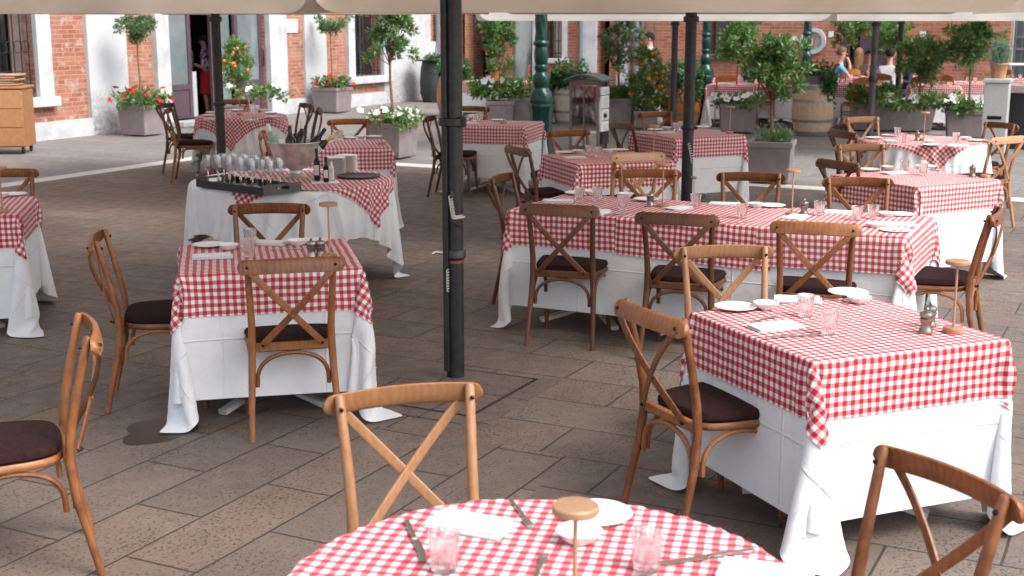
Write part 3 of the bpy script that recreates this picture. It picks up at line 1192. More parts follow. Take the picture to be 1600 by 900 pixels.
uN = umbrella((-.312, 7.02), -14, 2.6, 2.66, 'beige umbrella over the nearest tables, its dark pole in the middle of the picture', prad=.049)
umbrella((-5.4, 9.6), -15, 2.4, 2.66, 'unseen beige umbrella added outside the left edge to shade the terrace')  # added out of view to shade the middle of the terrace
uR = umbrella((1.70, 12.70), -15, 2.69, 2.26, 'large beige umbrella whose black pole stands behind the long table', prad=.055)
uL = umbrella((-3.30, 14.9), -15, 2.01, 2.26, 'beige umbrella at the left, black pole in front of the far left round table', prad=.052)
uA = umbrella((2.56, 21), -15, 2.5, 2.18, 'pale umbrella in the second row over the orange trees', 'canvas_white', prad=.05)
uB = umbrella((5.44, 20), -15, 1.95, 2.18, 'pale umbrella in the second row over the seated guests', 'canvas_white', prad=.05, polemat='pole_grey')
uC = umbrella((6.75, 23.2), -15, 1.75, 2.2, 'pale umbrella nearest the brick wall, thin black pole right of the man in white', 'canvas_white', prad=.045)

# fittings on the nearest pole
pN = Vector((-.312, 7.02, 0))
t_ = R(200)
B().tube([(-.033, -.052, .05), (-.033, -.052, 2.55)], .018, 8, flat=(.03, .036)).build('rail', M['pole'], uN)
b = B()
for z in (1.41,):
    b.lathe([(.066, -.022), (.072, -.018), (.072, .018), (.066, .022)], 20, c=(-.006, -.008, z))
b.box((.062, -.03, 1.41), (.03, .03, .055))
b.build('strap', M['black_plastic'], uN)
B().lathe([(.056, -.03), (.064, -.02), (.060, .012), (.056, .02)], 20, c=(0, 0, .70)).build('collar', M['pole'], uN)
B().lathe([(.0505, -.006), (.0505, .007)], 20, c=(0, 0, .655), cap=False).build('tape_band', M['redtape'], uN)
B().tube([(-.05, -.05, .705), (-.085, -.06, .71), (-.105, -.065, .70)], .011, 8).build('clamp_bolt', M['steel'], uN)
b = B()
pts = []
def coil(p, q, turns, r, sag=.0):
    P_, out = (Vector(p), Vector(q)), []
    n = int(turns * 9)
    for i in range(n + 1):
        t = i / n
        c = P_[0].lerp(P_[1], t)
        c.z -= sag * math.sin(math.pi * t)
        a_ = 2 * math.pi * turns * t
        out.append(c + Vector((math.cos(a_) * r, math.sin(a_) * r * .5, math.sin(a_) * r * .7)))
    return out
b.tube(coil((0.0, -.072, 1.02), (.022, -.085, .905), 8, .010), .0030, 6)
b.tube(coil((.022, -.085, .905), (.072, -.08, .915), 5, .010), .0030, 6)
b.tube(coil((-.018, -.072, .62), (-.018, -.072, .50), 8, .006), .0025, 5)
b.build('coiled_cable', M['coil'], uN)
B().tube([(.01, -.085, .895), (.045, -.095, .875), (.075, -.09, .862)], .011, 8).build('plug', M['black_plastic'], uN)
B().tube([(.006, -.07, 1.045), (.014, -.08, 1.01)], .009, 8).build('cable_end', M['black_plastic'], uN)
# collar and cable on the right and left poles
for u_, r_, z_ in ((uR, .055, .915), (uL, .052, 1.0)):
    b = B().lathe([(r_ + .01, -.02), (r_ + .015, 0), (r_ + .01, .02)], 18, c=(0, 0, z_))
    b.box((r_ + .01, -.02, z_), (.05, .03, .03))
    b.build('strap', M['black_plastic'], u_)
b = B().tube(coil((.02, -.07, .77), (.06, -.07, .58), 8, .011), .0035, 5)
b.tube(coil((.08, -.06, .42), (.08, -.055, .22), 10, .009), .0035, 5)
b.build('coiled_cable', M['coil'], uR)
B().tube([(.05, -.05, .44), (.10, -.06, .44)], .014, 8).build('clamp_bolt', M['steel'], uR)
for u_, z_ in ((uB, 1.05), (uC, 1.1)):
    B().lathe([(.06, -.05), (.066, -.03), (.066, .03), (.06, .05)], 16, c=(0, 0, z_)).build('collar', M['black_plastic'], u_)

# ------------------------------------------------------------------ cross-back chairs
def seat_outline(sc_=1.0, n=44):
    pts = []
    for i in range(n):
        t = 2 * math.pi * i / n
        c_, s_ = math.cos(t), math.sin(t)
        e_ = 0.52
        x = .215 * math.copysign(abs(c_) ** e_, c_)
        y = .205 * math.copysign(abs(s_) ** e_, s_)
        x *= 1 + .11 * (y / .2)                         # wider at the front
        pts.append((x * sc_, y * sc_ + .012))
    return pts


def slab(b, out, z0, z1, bev, dome=0.0):
    n = len(out)
    cx, cy = 0, .012
    rings = []
    for (z, k) in ((z0, 1 - bev), (z0 + (z1 - z0) * .3, 1), (z0 + (z1 - z0) * .65, 1), (z1, 1 - bev), (z1 + dome * .6, .75), (z1 + dome, .35)):
        rings.append([(x * k, cy + (y - cy) * k, z) for x, y in out])
    vs = sum(rings, [])
    fs = [tuple(range(n - 1, -1, -1)), tuple(range(5 * n, 6 * n))]
    for r in range(5):
        fs += [(r * n + i, r * n + (i + 1) % n, (r + 1) * n + (i + 1) % n, (r + 1) * n + i) for i in range(n)]
    return b.add(vs, fs)


def bez(ps, n=12):
    out = []
    k = len(ps) - 1
    for i in range(n + 1):
        t = i / n
        out.append(sum((Vector(p) * (math.comb(k, j) * t ** j * (1 - t) ** (k - j)) for j, p in enumerate(ps)), Vector((0, 0, 0))))
    return out


BTN = [0, 0]


def cross_chair(wm):
    def make():
        t = empty('cross_back_chair', label='x', cat='chair')
        W_ = M[wm]
        slab(B(), seat_outline(), .418, .447, .03).build('seat_frame', W_, t)
        cu = slab(B(), seat_outline(.985), .447, .487, .05, .006).build('cushion', M['cushion'], t)
        for sx in (-1, 1):
            # rear leg and back post: one bent piece
            pth = [(sx * .205, -.285, 0), (sx * .200, -.252, .15), (sx * .192, -.218, .30), (sx * .186, -.205, .43), (sx * .184, -.212, .53), (sx * .188, -.238, .66), (sx * .194, -.268, .78), (sx * .198, -.288, .865), (sx * .198, -.290, .875)]
            rd = [.0135, .0155, .0175, .0185, .0175, .0165, .0155, .0145, .010]
            B().tube(pth, rd, 12).build('rear_leg', W_, t)
            B().tube([(sx * .192, .172, .425), (sx * .196, .182, .2), (sx * .204, .20, 0)], [.0185, .0165, .0125], 12).build('front_leg', W_, t)
        # top rail, curved, set behind the posts, rounded ends
        b = B()
        vs = []
        m_ = 40
        for i in range(m_ + 1):
            q = -1 + 2 * i / m_
            q = math.copysign(1 - (1 - abs(q)) ** 1.9, q)
            x = .243 * q
            yb = -.302 - .030 * (1 - q * q)
            endr = 1.0
            d = (1 - abs(q)) * .243
            hh = .034
            if d < .030:
                hh = .034 * math.sqrt(max(.03, 1 - (1 - d / .030) ** 2)) if d > 1e-6 else .006
            zc = .838 + .008 * (1 - q * q)
            th = .011
            k = 12
            for j in range(k):
                a_ = 2 * math.pi * j / k
                c_, s_ = math.cos(a_), math.sin(a_)
                vs.append((x, yb - .004 + th * math.copysign(abs(c_) ** .6, c_) + (.010 * s_ * hh / .034), zc + hh * math.copysign(abs(s_) ** .6, s_)))
        k = 12
        fs = [(i * k + j, (i + 1) * k + j, (i + 1) * k + (j + 1) % k, i * k + (j + 1) % k) for i in range(m_) for j in range(k)]
        fs += [tuple(range(k)), tuple(range(m_ * k + k - 1, m_ * k - 1, -1))]
        b.add(vs, fs)
        b.build('top_rail', W_, t)
        # the crossed slats, bowed backwards
        for sx, dy in ((-1, 0), (1, -.009)):
            p = bez([(sx * .206, -.322, .842), (sx * .10, -.345 + dy, .72), (-sx * .03, -.285 + dy, .58), (-sx * .142, -.236, .452)], 16)
            kk = min(range(len(p)), key=lambda q_: abs(p[q_][0]))
            BTN[0], BTN[1] = p[kk][1] - .005, p[kk][2]
            B().tube(p, .01, 12, flat=(.0095, .031), up=(0, -1, .25)).build('cross_slat', W_, t)
        slb = B().box((0, -.200, .437), (.34, .03, .042), bev=.006)
        slb.build('back_bar', W_, t)
        bm_ = None
        for sx in (-1, 1):
            for (bx, by, bz, sg) in ((.2, -.327, .842, -1), (.138, -.245, .455, -1), (.198, -.266, .838, 1)):
                if bm_ is None:
                    b = B().lathe([(.0, -.004), (.0065, -.004), (.0065, .006), (.003, .009), (.0, .009)], 8)
                    o_ = b.build('bolt', M['bolt'], t)
                    bm_ = o_.data
                else:
                    o_ = bpy.data.objects.new('bolt', bm_)
                    C.objects.link(o_)
                    o_.parent = t
                o_.location = (sx * bx, by, bz)
                o_.rotation_euler = (math.pi / 2 * (-sg), 0, 0)
        b = B().lathe([(.010, 0), (.010, .004), (.005, .007)], 10)
        b.v = [(x + .0, BTN[0] - z, BTN[1] + y) for x, y, z in b.v]
        b.build('centre_button', W_, t)
        # bentwood arches under the seat
        for (p0, p1, ax) in (((-.186, -.215, .27), (.186, -.215, .27), 0), ((-.198, .180, .27), (.198, .180, .27), 0), ((-.190, -.20, .28), (-.198, .168, .28), 1), ((.190, -.20, .28), (.198, .168, .28), 1)):
            A_, Bv = Vector(p0), Vector(p1)
            q = []
            for i in range(19):
                th = math.pi * i / 18
                f_ = (1 - math.cos(th)) / 2
                c_ = A_.lerp(Bv, .05 + .90 * f_)
                c_.z = .25 + .158 * math.sin(th) ** .62
                q.append(c_)
            B().tube(q, .0105, 8).build('arch_brace', W_, t)
        return t
    return make


CH = {'m': Proto(cross_chair('oak')), 'd': Proto(cross_chair('oak_dark')), 'l': Proto(cross_chair('oak_light'))}
# back-top centre pixel position (on the plane z=.86), facing direction in degrees, wood tone, label
chairs = [
 ((455, 409), 104, 'm', 'warm brown cross-back chair, maroon cushion with its back to us, left of the nearest pole'),
 ((421, 322), -86, 'm', 'brown cross-back chair on the far side of the table left of the nearest pole'),
 ((148, 372), 11, 'm', 'side-on cross-back chair with dark cushion, left of the table left of the pole'),
 ((143, 512), 202, 'm', 'large cross-back chair at the lower left facing out of the picture, worn maroon cushion'),
 ((630, 612), -71, 'l', 'big pale cross-back chair facing us across the round front table'),
 ((1483, 740), 207, 'm', 'cross-back chair cut by the lower right corner, only its top and crossed slats showing'),
 ((1012, 489), 27, 'm', 'brown cross-back chair with dark cushion at the left side of the lower right table'),
 ((1130, 389), -85, 'l', 'pale cross-back chair facing us on the far side of the lower right table'),
 ((873, 324), 74, 'd', 'dark chair with its back to us at the left end of the long table front'),
 ((1057, 338), 71, 'd', 'dark chair with its back to us at the middle of the long table front'),
 ((1274, 352), 73, 'm', 'brown chair with its back to us at the right part of the long table front'),
 ((779, 277), -20, 'd', 'narrow side view chair at the left end of the long table'),
 ((1173, 273), -98, 'm', 'brown chair facing us behind the long table, right of the black pole'),
 ((1340, 281), -96, 'm', 'brown chair facing us behind the right third of the long table'),
 ((1012, 268), -91, 'm', 'brown chair facing us behind the long table, a paler chair right behind it'),
 ((998, 242), 109, 'l', 'paler chair with its back to us, just beyond the long table'),
 ((806, 232), 24, 'd', 'dark side-on chair left of the table behind the long one'),
 ((887, 206), -64, 'm', 'brown chair facing us in front of the green lamp post and menu display'),
 ((1560, 333), 155, 'm', 'side-on chair at the right end of the long table, its slats bowed'),
 ((1314, 207), 19, 'd', 'dark chair at the left side of the right round table'),
 ((1307, 254), 28, 'd', 'darkest chair at the left side of the square table behind the long one'),
 ((1344, 228), -82, 'l', 'pale chair facing us between the right round table and the square one before it'),
 ((1345, 185), -68, 'l', 'pale chair facing us beyond the right round table, before the sage planter'),
 ((1566, 194), 204, 'm', 'brown chair between the right round table and the grey granite block'),
 ((1577, 216), 122, 'l', 'pale cross-back chair with its back to us, cut by the right edge'),
 ((1023, 177), -64, 'm', 'brown chair facing us behind the table by the right black pole, before the lilies'),
 ((969, 194), 26, 'd', 'very dark chair beside the menu display'),
 ((669, 184), -10, 'd', 'dark side-on chair at the left of the far table just right of the nearest pole'),
 ((736, 168), -100, 'm', 'brown chair facing us behind the far table just right of the nearest pole'),
 ((545, 188), -73, 'm', 'brown chair facing us between the plate stacks and the white petunias'),
]
GC = 'wooden cross-back chairs on the terrace'
def put_chair(c, ang, tone, label):
    f = Vector((math.cos(R(ang)), math.sin(R(ang)), 0))
    o = c + f * .318
    o.z = 0
    CH[tone].put(o, R(ang - 90), label, GC)
for (uv, ang, tone, label) in chairs:
    put_chair(at(uv[0], uv[1], .86), ang, tone, label)
for (x, y, ang, tone, label) in (
 (-2.62, 16.95, 208, 'd', 'left of the two chairs facing the far left round table from its right side'),
 (-2.33, 16.05, 186, 'd', 'right of the two chairs beside the far left round table, seen edge-on'),
 (-2.42, 12.72, 8, 'm', 'small brown chair half hidden behind the silver ice bucket'),
 (-4.46, 16.95, -12, 'd', 'farther of the two chairs on the left side of the far left round table'),
 (-4.17, 15.95, 6, 'm', 'nearer of the two chairs on the left side of the far left round table'),
 (-3.74, 17.8, -84, 'm', 'brown chair facing us behind the far left round table, under the orange tree'),
 (-3.69, 9.50, -75, 'm', 'brown chair cut by the left edge, behind the leftmost table'),
 ):
    put_chair(Vector((x, y, .86)), ang, tone, label)

# ------------------------------------------------------------------ table settings
TZ = TOP + 0.0075


def mk(name, cat, build):
    def make():
        t = empty(name, label='x', cat=cat)
        build(t)
        return t
    return Proto(make)


def _plate(t):
    B().lathe([(.0, .003), (.048, .003), (.058, .007), (.086, .015), (.088, .0165), (.086, .018), (.058, .011), (.048, .006), (.0, .006)], 40).build('rim_dish', M['china'], t)
def _bowl(t):
    B().lathe([(.0, .0), (.024, .0), (.040, .012), (.053, .030), (.0545, .032), (.053, .033), (.039, .016), (.022, .004), (.0, .004)], 32).build('small_dish', M['china'], t)
def _napkin(t):
    rg = random.Random(5)
    n = 12
    vs, fs = [], []
    for lay in range(3):
        base = len(vs)
        z0 = .001 + lay * .0052
        ox, oy = (.0, .004, -.003)[lay], (.0, -.003, .002)[lay]
        for side in (0, 1):
            for i in range(n + 1):
                for j in range(n + 1):
                    x = (i / n - .5) * (.20 - lay * .004) + ox
                    y = (j / n - .5) * (.115 - lay * .004) + oy
                    e_ = min(i, n - i, j, n - j)
                    zz = z0 + (.0048 if side else 0) * (1 if e_ > 0 else .45) + (.0015 if not side and e_ == 0 else 0)
                    zz += .0012 * math.sin(18 * x + lay) * math.cos(20 * y) * (1 if lay == 2 else .3) + (.004 * (i / n) ** 4 if lay == 2 else 0)
                    vs.append((x, y, zz))
        k = (n + 1) ** 2
        for i in range(n):
            for j in range(n):
                a_ = base + i * (n + 1) + j
                fs.append((a_, a_ + 1, a_ + n + 2, a_ + n + 1))
                a_ += k
                fs.append((a_, a_ + n + 1, a_ + n + 2, a_ + 1))
        rim = [i * (n + 1) for i in range(n)] + [n * (n + 1) + j for j in range(n)] + [n * (n + 1) + n - i * (n + 1) for i in range(n)] + [n - j for j in range(n)]
        for i in range(len(rim)):
            a_, b_ = base + rim[i], base + rim[(i + 1) % len(rim)]
            fs.append((a_, b_, b_ + k, a_ + k))
    B().add(vs, fs).build('folded_cloth', M['napkin'], t)
def _tumbler(t):
    prof = [(.0, .001), (.024, .001), (.027, .004), (.029, .03), (.036, .088), (.0370, .0915), (.0355, .0915), (.0335, .088), (.0255, .024), (.0, .017)]
    b = B()
    n = 32
    vs = []
    for i, (r, z) in enumerate(prof):
        for j in range(n):
            a_ = 2 * math.pi * j / n
            rr = r * (1 + (.045 * (1 if j % 4 < 2 else -1) if 2 <= i <= 3 else 0) + (.02 * (1 if j % 4 < 2 else -1) if i == 8 else 0))
            vs.append((rr * math.cos(a_), rr * math.sin(a_), z))
    fs = [(i * n + j, i * n + (j + 1) % n, (i + 1) * n + (j + 1) % n, (i + 1) * n + j) for i in range(len(prof) - 1) for j in range(n)]
    b.add(vs, fs).build('cut_glass', M['cut_glass'], t, ang=25)
def _fork(t):
    b = B()
    b.tube([(-.10, 0, .004), (-.06, 0, .006), (.0, 0, .007), (.035, 0, .004)], .004, 8, flat=(.0025, .010))
    b.tube([(.035, 0, .004), (.05, 0, .003), (.065, 0, .005)], .004, 8, flat=(.0025, .022))
    for y in (-.0085, -.003, .003, .0085):
        b.tube([(.063, y, .005), (.083, y, .004), (.10, y, .008)], .0014, 5)
    b.build('fork_body', M['steel'], t)
def _knife(t):
    b = B()
    b.tube([(-.115, 0, .006), (-.06, 0, .007), (0, 0, .006)], .006, 8, flat=(.007, .013))
    b.build('knife_handle', M['steel'], t)
    b = B()
    b.tube([(0, 0, .006), (.03, .002, .005), (.08, .002, .004), (.115, -.002, .003), (.125, -.004, .003)], .006, 8, flat=(.0022, .019))
    b.build('blade', M['steel'], t)
def _lamp(t):
    B().lathe([(.0, 0), (.037, 0), (.038, .002), (.038, .021), (.036, .023), (.0, .023)], 32).build('lamp_base', M['copper'], t)
    B().tube([(0, 0, .02), (0, 0, .270)], .0048, 10).build('stem', M['copper'], t)
    B().lathe([(.0, .268), (.043, .268), (.046, .271), (.046, .282), (.043, .285), (.0, .285)], 36).build('lamp_shade', M['copper'], t)
def _mill(t):
    B().lathe([(.0, 0), (.026, 0), (.027, .004), (.027, .012), (.022, .020), (.0195, .032), (.021, .044), (.026, .052), (.026, .058), (.021, .062)], 20).build('mill_body', M['pewter'], t)
    B().lathe([(.021, .0625), (.026, .067), (.027, .074), (.023, .083), (.012, .088), (.006, .089), (.006, .093), (.008, .097), (.005, .102), (.0, .103)], 20).build('mill_head', M['pewter'], t)


PR = {'plate': mk('side_plate', 'plate', _plate), 'bowl': mk('small_bowl', 'bowl', _bowl), 'napkin': mk('folded_napkin', 'napkin', _napkin),
      'tumbler': mk('glass_tumbler', 'glass', _tumbler), 'fork': mk('fork', 'fork', _fork), 'knife': mk('table_knife', 'knife', _knife),
      'lamp': mk('table_lamp', 'table lamp', _lamp), 'mill': mk('pepper_mill', 'pepper mill', _mill)}
DESC = {'plate': 'white plate', 'bowl': 'small white bowl', 'napkin': 'folded white napkin', 'tumbler': 'cut-glass tumbler', 'fork': 'steel fork',
        'knife': 'steel table knife', 'lamp': 'slim copper disc lamp', 'mill': 'pewter pepper mill'}
PL = {'plate': 'plates laid on the tables', 'bowl': 'small bowls on the tables', 'napkin': 'napkins on the tables', 'tumbler': 'tumblers on the tables',
      'fork': 'forks on the tables', 'knife': 'knives on the tables', 'lamp': 'copper table lamps', 'mill': 'pepper mills on the tables'}
ORD = ['leftmost', 'second from left', 'third from left', 'fourth from left', 'fifth from left', 'sixth from left', 'seventh from left', 'eighth from left']
settings = {
 'T12': [('napkin', 735, 824, -25), ('tumbler', 694, 893, 0), ('tumbler', 1010, 893, 0), ('plate', 932, 810, 0), ('bowl', 905, 848, 0), ('lamp', 897, 1005, 0), ('knife', 648, 846, -76), ('fork', 815, 806, -75), ('knife', 1106, 873, 197), ('napkin', 1195, 903, -20), ('fork', 842, 893, 80)],
 'T1': [('plate', 1149, 484, 0), ('bowl', 1197, 484, 10), ('napkin', 1211, 513, 20), ('napkin', 1246, 471, -12), ('tumbler', 1258, 495, 0), ('tumbler', 1295, 523, 0), ('fork', 1195, 500, 45), ('knife', 1240, 527, 15), ('plate', 1325, 461, 0), ('bowl', 1342, 474, 0), ('mill', 1446, 521, 0), ('mill', 1452, 511, 0), ('lamp', 1489, 520, 0), ('fork', 1282, 468, -20)],
 'TA': [('plate', 327, 386, 0), ('bowl', 357, 391, 0), ('napkin', 332, 403, 12), ('napkin', 421, 382, -14), ('tumbler', 388, 401, 0), ('tumbler', 391, 384, 0), ('plate', 487, 380, 0), ('bowl', 465, 384, 0), ('mill', 487, 403, 0), ('mill', 501, 402, 0), ('lamp', 515, 404, 0), ('fork', 370, 389, 50), ('fork', 442, 391, 10)],
 'T2': [('plate', 902, 304, 0), ('napkin', 872, 316, 0), ('tumbler', 905, 315, 0), ('tumbler', 933, 314, 0), ('bowl', 923, 305, 0), ('napkin', 935, 334, 70), ('tumbler', 973, 328, 0), ('bowl', 978, 309, 0), ('mill', 1016, 323, 0), ('lamp', 1035, 324, 0), ('plate', 1010, 314, 0), ('knife', 965, 336, 20), ('tumbler', 1087, 326, 0), ('napkin', 1132, 321, -20), ('napkin', 1062, 327, 40), ('tumbler', 1159, 342, 0), ('bowl', 1182, 325, 0), ('plate', 1206, 324, 0), ('lamp', 1237, 337, 0), ('mill', 1256, 336, 0), ('tumbler', 1280, 338, 0), ('napkin', 1313, 334, -28), ('tumbler', 1339, 346, 0), ('tumbler', 1364, 344, 0), ('bowl', 1385, 340, 0), ('plate', 1407, 338, 0), ('bowl', 1368, 357, 0), ('napkin', 1405, 353, -8), ('plate', 1399, 363, 0), ('knife', 1150, 350, 30), ('napkin', 1243, 342, 60), ('fork', 1322, 347, 30)],
 'T3': [('plate', 1358, 267, 0), ('napkin', 1398, 272, 25), ('tumbler', 1413, 268, 0), ('tumbler', 1442, 274, 0), ('bowl', 1388, 266, 0), ('plate', 1448, 262, 0), ('mill', 1519, 277, 0), ('lamp', 1540, 278, 0), ('knife', 1470, 268, -50)],
 'T4': [('plate', 1365, 217, 0), ('plate', 1390, 213, 0), ('napkin', 1392, 222, 0), ('tumbler', 1410, 223, 0), ('plate', 1455, 228, 0), ('mill', 1433, 220, 0), ('lamp', 1443, 220, 0), ('napkin', 1497, 229, -5), ('tumbler', 1493, 222, 0), ('bowl', 1509, 219, 0), ('plate', 1528, 221, 0), ('tumbler', 1402, 213, 0), ('bowl', 1452, 224, 0)],
 'T5': [('plate', 882, 240, 0), ('bowl', 903, 240, 0), ('napkin', 898, 248, 12), ('tumbler', 921, 243, 0), ('tumbler', 934, 246, 0), ('plate', 967, 236, 0), ('bowl', 950, 239, 0), ('lamp', 1021, 247, 0)],
 'T6': [('plate', 1024, 204, 0), ('bowl', 1042, 203, 0), ('napkin', 1042, 209, 15), ('tumbler', 1057, 205, 0), ('tumbler', 1065, 203, 0), ('plate', 1097, 200, 0), ('lamp', 1140, 209, 0)],
 'T7': [('napkin', 733, 194, 10), ('tumbler', 743, 190, 0), ('tumbler', 751, 187, 0), ('plate', 778, 189, 0), ('lamp', 787, 193, 0), ('plate', 722, 188, 0)],
 'T8': [('napkin', 510, 223, 0), ('tumbler', 524, 222, 0), ('tumbler', 531, 218, 0), ('plate', 549, 217, 0), ('plate', 585, 215, 0), ('lamp', 597, 226, 0), ('bowl', 565, 217, 0)],
 'T9': [('plate', 332, 177, 0), ('plate', 328, 182, 0), ('napkin', 331, 187, 0), ('tumbler', 357, 183, 0), ('lamp', 375, 180, 0), ('plate', 370, 173, 0), ('napkin', 392, 189, 0), ('plate', 424, 178, 0), ('plate', 426, 184, 0), ('bowl', 412, 175, 0), ('tumbler', 394, 174, 0)],
 'T11': [('plate', 22, 306, 0), ('lamp', 4, 332, 0), ('bowl', 2, 309, 0)],
}
for tk, items in settings.items():
    for kind in DESC:
        its = sorted([i for i in items if i[0] == kind], key=lambda i: i[1])
        for k, it in enumerate(its):
            p = at(it[1], it[2], TZ)
            if len(its) == 1:
                lab = '%s on %s' % (DESC[kind], TN[tk])
            elif k == len(its) - 1 and k > 0:
                lab = 'rightmost %s on %s' % (DESC[kind], TN[tk])
            else:
                lab = '%s %s on %s' % (ORD[min(k, 7)] if k else 'leftmost', DESC[kind], TN[tk])
            rz = R(it[3]) if it[3] else rnd.random() * 6
            PR[kind].put(p + Vector((0, 0, .0005)), rz, lab, PL[kind], it[4] if len(it) > 4 else None)

# ------------------------------------------------------------------ the serving table
SZ = TOP + .0085
# tray with wine glasses: corners seen at (308,290), (411,303), (463,287), (360,275)
trc = (at(308, 292, SZ), at(411, 306, SZ), at(463, 289, SZ))
ux = (trc[1] - trc[0])
uy = (trc[2] - trc[1])
tl, tw = ux.length, .33
ang = math.atan2(ux.y, ux.x)
cen = trc[0] + ux / 2 + Vector((-math.sin(ang), math.cos(ang), 0)) * tw / 2
tray = empty('serving_tray', cen, ang, 'black wooden tray with cut-out handles holding the wine glasses', 'tray')
b = B()
b.box((0, 0, .004), (tl, tw, .008))
b.box((0, -tw / 2 + .006, .030), (tl, .012, .044))
b.box((0, tw / 2 - .006, .030), (tl, .012, .044))
b.build('tray_box', M['black_plastic'], tray, smooth=False)
for sx in (-1, 1):
    b = B()
    x = sx * (tl / 2 + .006)
    b.box((x, -tw * .34, .034), (.012, tw * .32, .068))
    b.box((x, tw * .34, .034), (.012, tw * .32, .068))
    b.box((x, 0, .012), (.012, tw * .36, .024))
    b.box((x, 0, .060), (.012, tw * .36, .016))
    b.build('tray_end', M['tray_end'], tray, smooth=False)


def _wine(t):
    B().lathe([(.0, .0), (.036, .0), (.037, .002), (.008, .007), (.0045, .02), (.0042, .088), (.007, .0955), (.0, .0985)], 20).build('stem', M['glass'], t)
    prof = [(.0, .0995), (.008, .100), (.030, .118), (.037, .132), (.034, .17), (.029, .205), (.0275, .205), (.0325, .17), (.0355, .132), (.028, .119), (.0, .100)]
    B().lathe(prof, 28).build('glass_bowl', M['thin_glass'], t, ang=60)
    B().box((.006, 0, .160), (.021, .012, .070), bev=.003).build('sky_glint', M['napkin'], t, smooth=False)  # white block added in the bowl for the glint of bright sky


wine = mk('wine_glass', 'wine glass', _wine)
gl = []
for i in range(6):
    for j in range(4):
        if (i, j) in ((5, 0), (5, 3)):
            continue
        lx = -tl / 2 + .055 + i * (tl - .11) / 5 + (.02 if j % 2 else 0) * (1 if i < 5 else -1)
        ly = -tw / 2 + .06 + j * (tw - .12) / 3
        gl.append((lx, ly, i, j))
ca_, sa_ = math.cos(ang), math.sin(ang)
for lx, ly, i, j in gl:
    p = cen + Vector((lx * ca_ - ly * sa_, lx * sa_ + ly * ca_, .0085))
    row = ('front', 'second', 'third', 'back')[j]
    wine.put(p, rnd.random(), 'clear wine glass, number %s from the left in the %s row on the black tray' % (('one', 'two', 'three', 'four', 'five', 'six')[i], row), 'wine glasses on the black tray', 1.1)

# silver ice bucket with bottles
bp = at(463, 277, SZ)
ib = empty('ice_bucket', bp, 0, 'large tarnished silver footed bowl holding bottles on the serving table', 'ice bucket')
B().lathe([(.0, 0), (.085, 0), (.087, .010), (.070, .022), (.048, .035), (.045, .055), (.062, .068), (.12, .10), (.165, .155), (.190, .225), (.198, .262), (.206, .270), (.206, .276), (.196, .276), (.184, .225), (.16, .16), (.11, .11), (.0, .09)], 48).build('bucket_bowl', M['silver'], ib)


def bottle(prof, mat, neck, loc, tilt, az, label, labelband=None, h=.30, r=.037, group='bottles standing in the ice bucket', cat='bottle'):
    t = empty('wine_bottle', loc, 0, label, cat, group)
    t.rotation_euler = (tilt * math.sin(az) * -1, tilt * math.cos(az), 0)
    B().lathe([(.0, .002), (r - .006, 0), (r, .006), (r, h * .60), (r * .82, h * .68), (.016, h * .76), (.0145, h * .80)], 24).build('bottle_body', mat, t)
    B().lathe([(.0150, h * .80), (.0152, h * .985), (.013, h), (.0, h)], 18).build('neck_foil', neck, t)
    if labelband:
        B().lathe([(r + .0008, labelband[0]), (r + .0008, labelband[1])], 24, cap=False).build('paper_label', M['label'], t)
    return t


bk = bp + Vector((0, 0, .12))
bottle(0, M['bottle_green'], M['foil_white'], bk + Vector((-.115, -.02, .01)), .30, math.pi, 'green glass bottle with white foil leaning left in the silver bucket', h=.29)
bottle(0, M['foil_pink'], M['foil_pink'], bk + Vector((-.055, .06, .005)), .08, 1.2, 'pink bottle with dark cap beside the white-foil bottle in the silver bucket', h=.27)
bottle(0, M['bottle'], M['bottle'], bk + Vector((-.025, -.03, .0)), .05, 2.5, 'plain black bottle upright in the silver bucket', h=.27)
bottle(0, M['bottle'], M['foil_white'], bk + Vector((.030, -.02, .005)), .12, .6, 'black bottle with tall white neck foil in the silver bucket', h=.31)
bottle(0, M['bottle'], M['bottle'], bk + Vector((.045, .02, .01)), .66, .15, 'black bottle leaning right in the silver bucket', h=.30)
bottle(0, M['bottle'], M['foil_gold'], bk + Vector((.070, -.04, .035)), .95, .1, 'dark bottle with gold foil lying at the right rim of the silver bucket', (.07, .15), h=.27)

# two stacks of plates, oil and vinegar, round grey tray
for (u_, v_, rr, lab) in ((523, 272, .088, 'left'), (543, 268, .082, 'right')):
    p = at(u_, v_, SZ)
    b = B()
    n_ = 17
    for k in range(n_):
        z = k * .0078
        dx, dy = rnd.uniform(-.0015, .0015), rnd.uniform(-.0015, .0015)
        b.lathe([(.04, z), (rr * .72, z + .001), (rr, z + .0065), (rr, z + .0078), (rr * .7, z + .004), (.0, z + .004)], 36, c=(dx, dy, 0))
    o = b.build('plate_stack', M['china'], loc=p, ang=20)
    tag(o, '%s one of the two tall stacks of white plates on the serving table' % lab, 'plate stack', 'plate stacks on the serving table')
p = at(560, 277, SZ)
t = empty('round_tray', p, 0, 'dark grey round tray at the right edge of the serving table', 'tray')
B().lathe([(.0, .0), (.150, .0), (.166, .010), (.168, .018), (.165, .018), (.148, .006), (.0, .006)], 48).build('tray_disc', M['slate'], t)
p = at(508, 285, SZ)
t = empty('cruet_napkin', p, R(10), 'white cloth spread under the oil bottles on the serving table', 'napkin')
B().box((0, 0, .002), (.20, .15, .004), bev=.0015).build('cloth_square', M['napkin'], t)
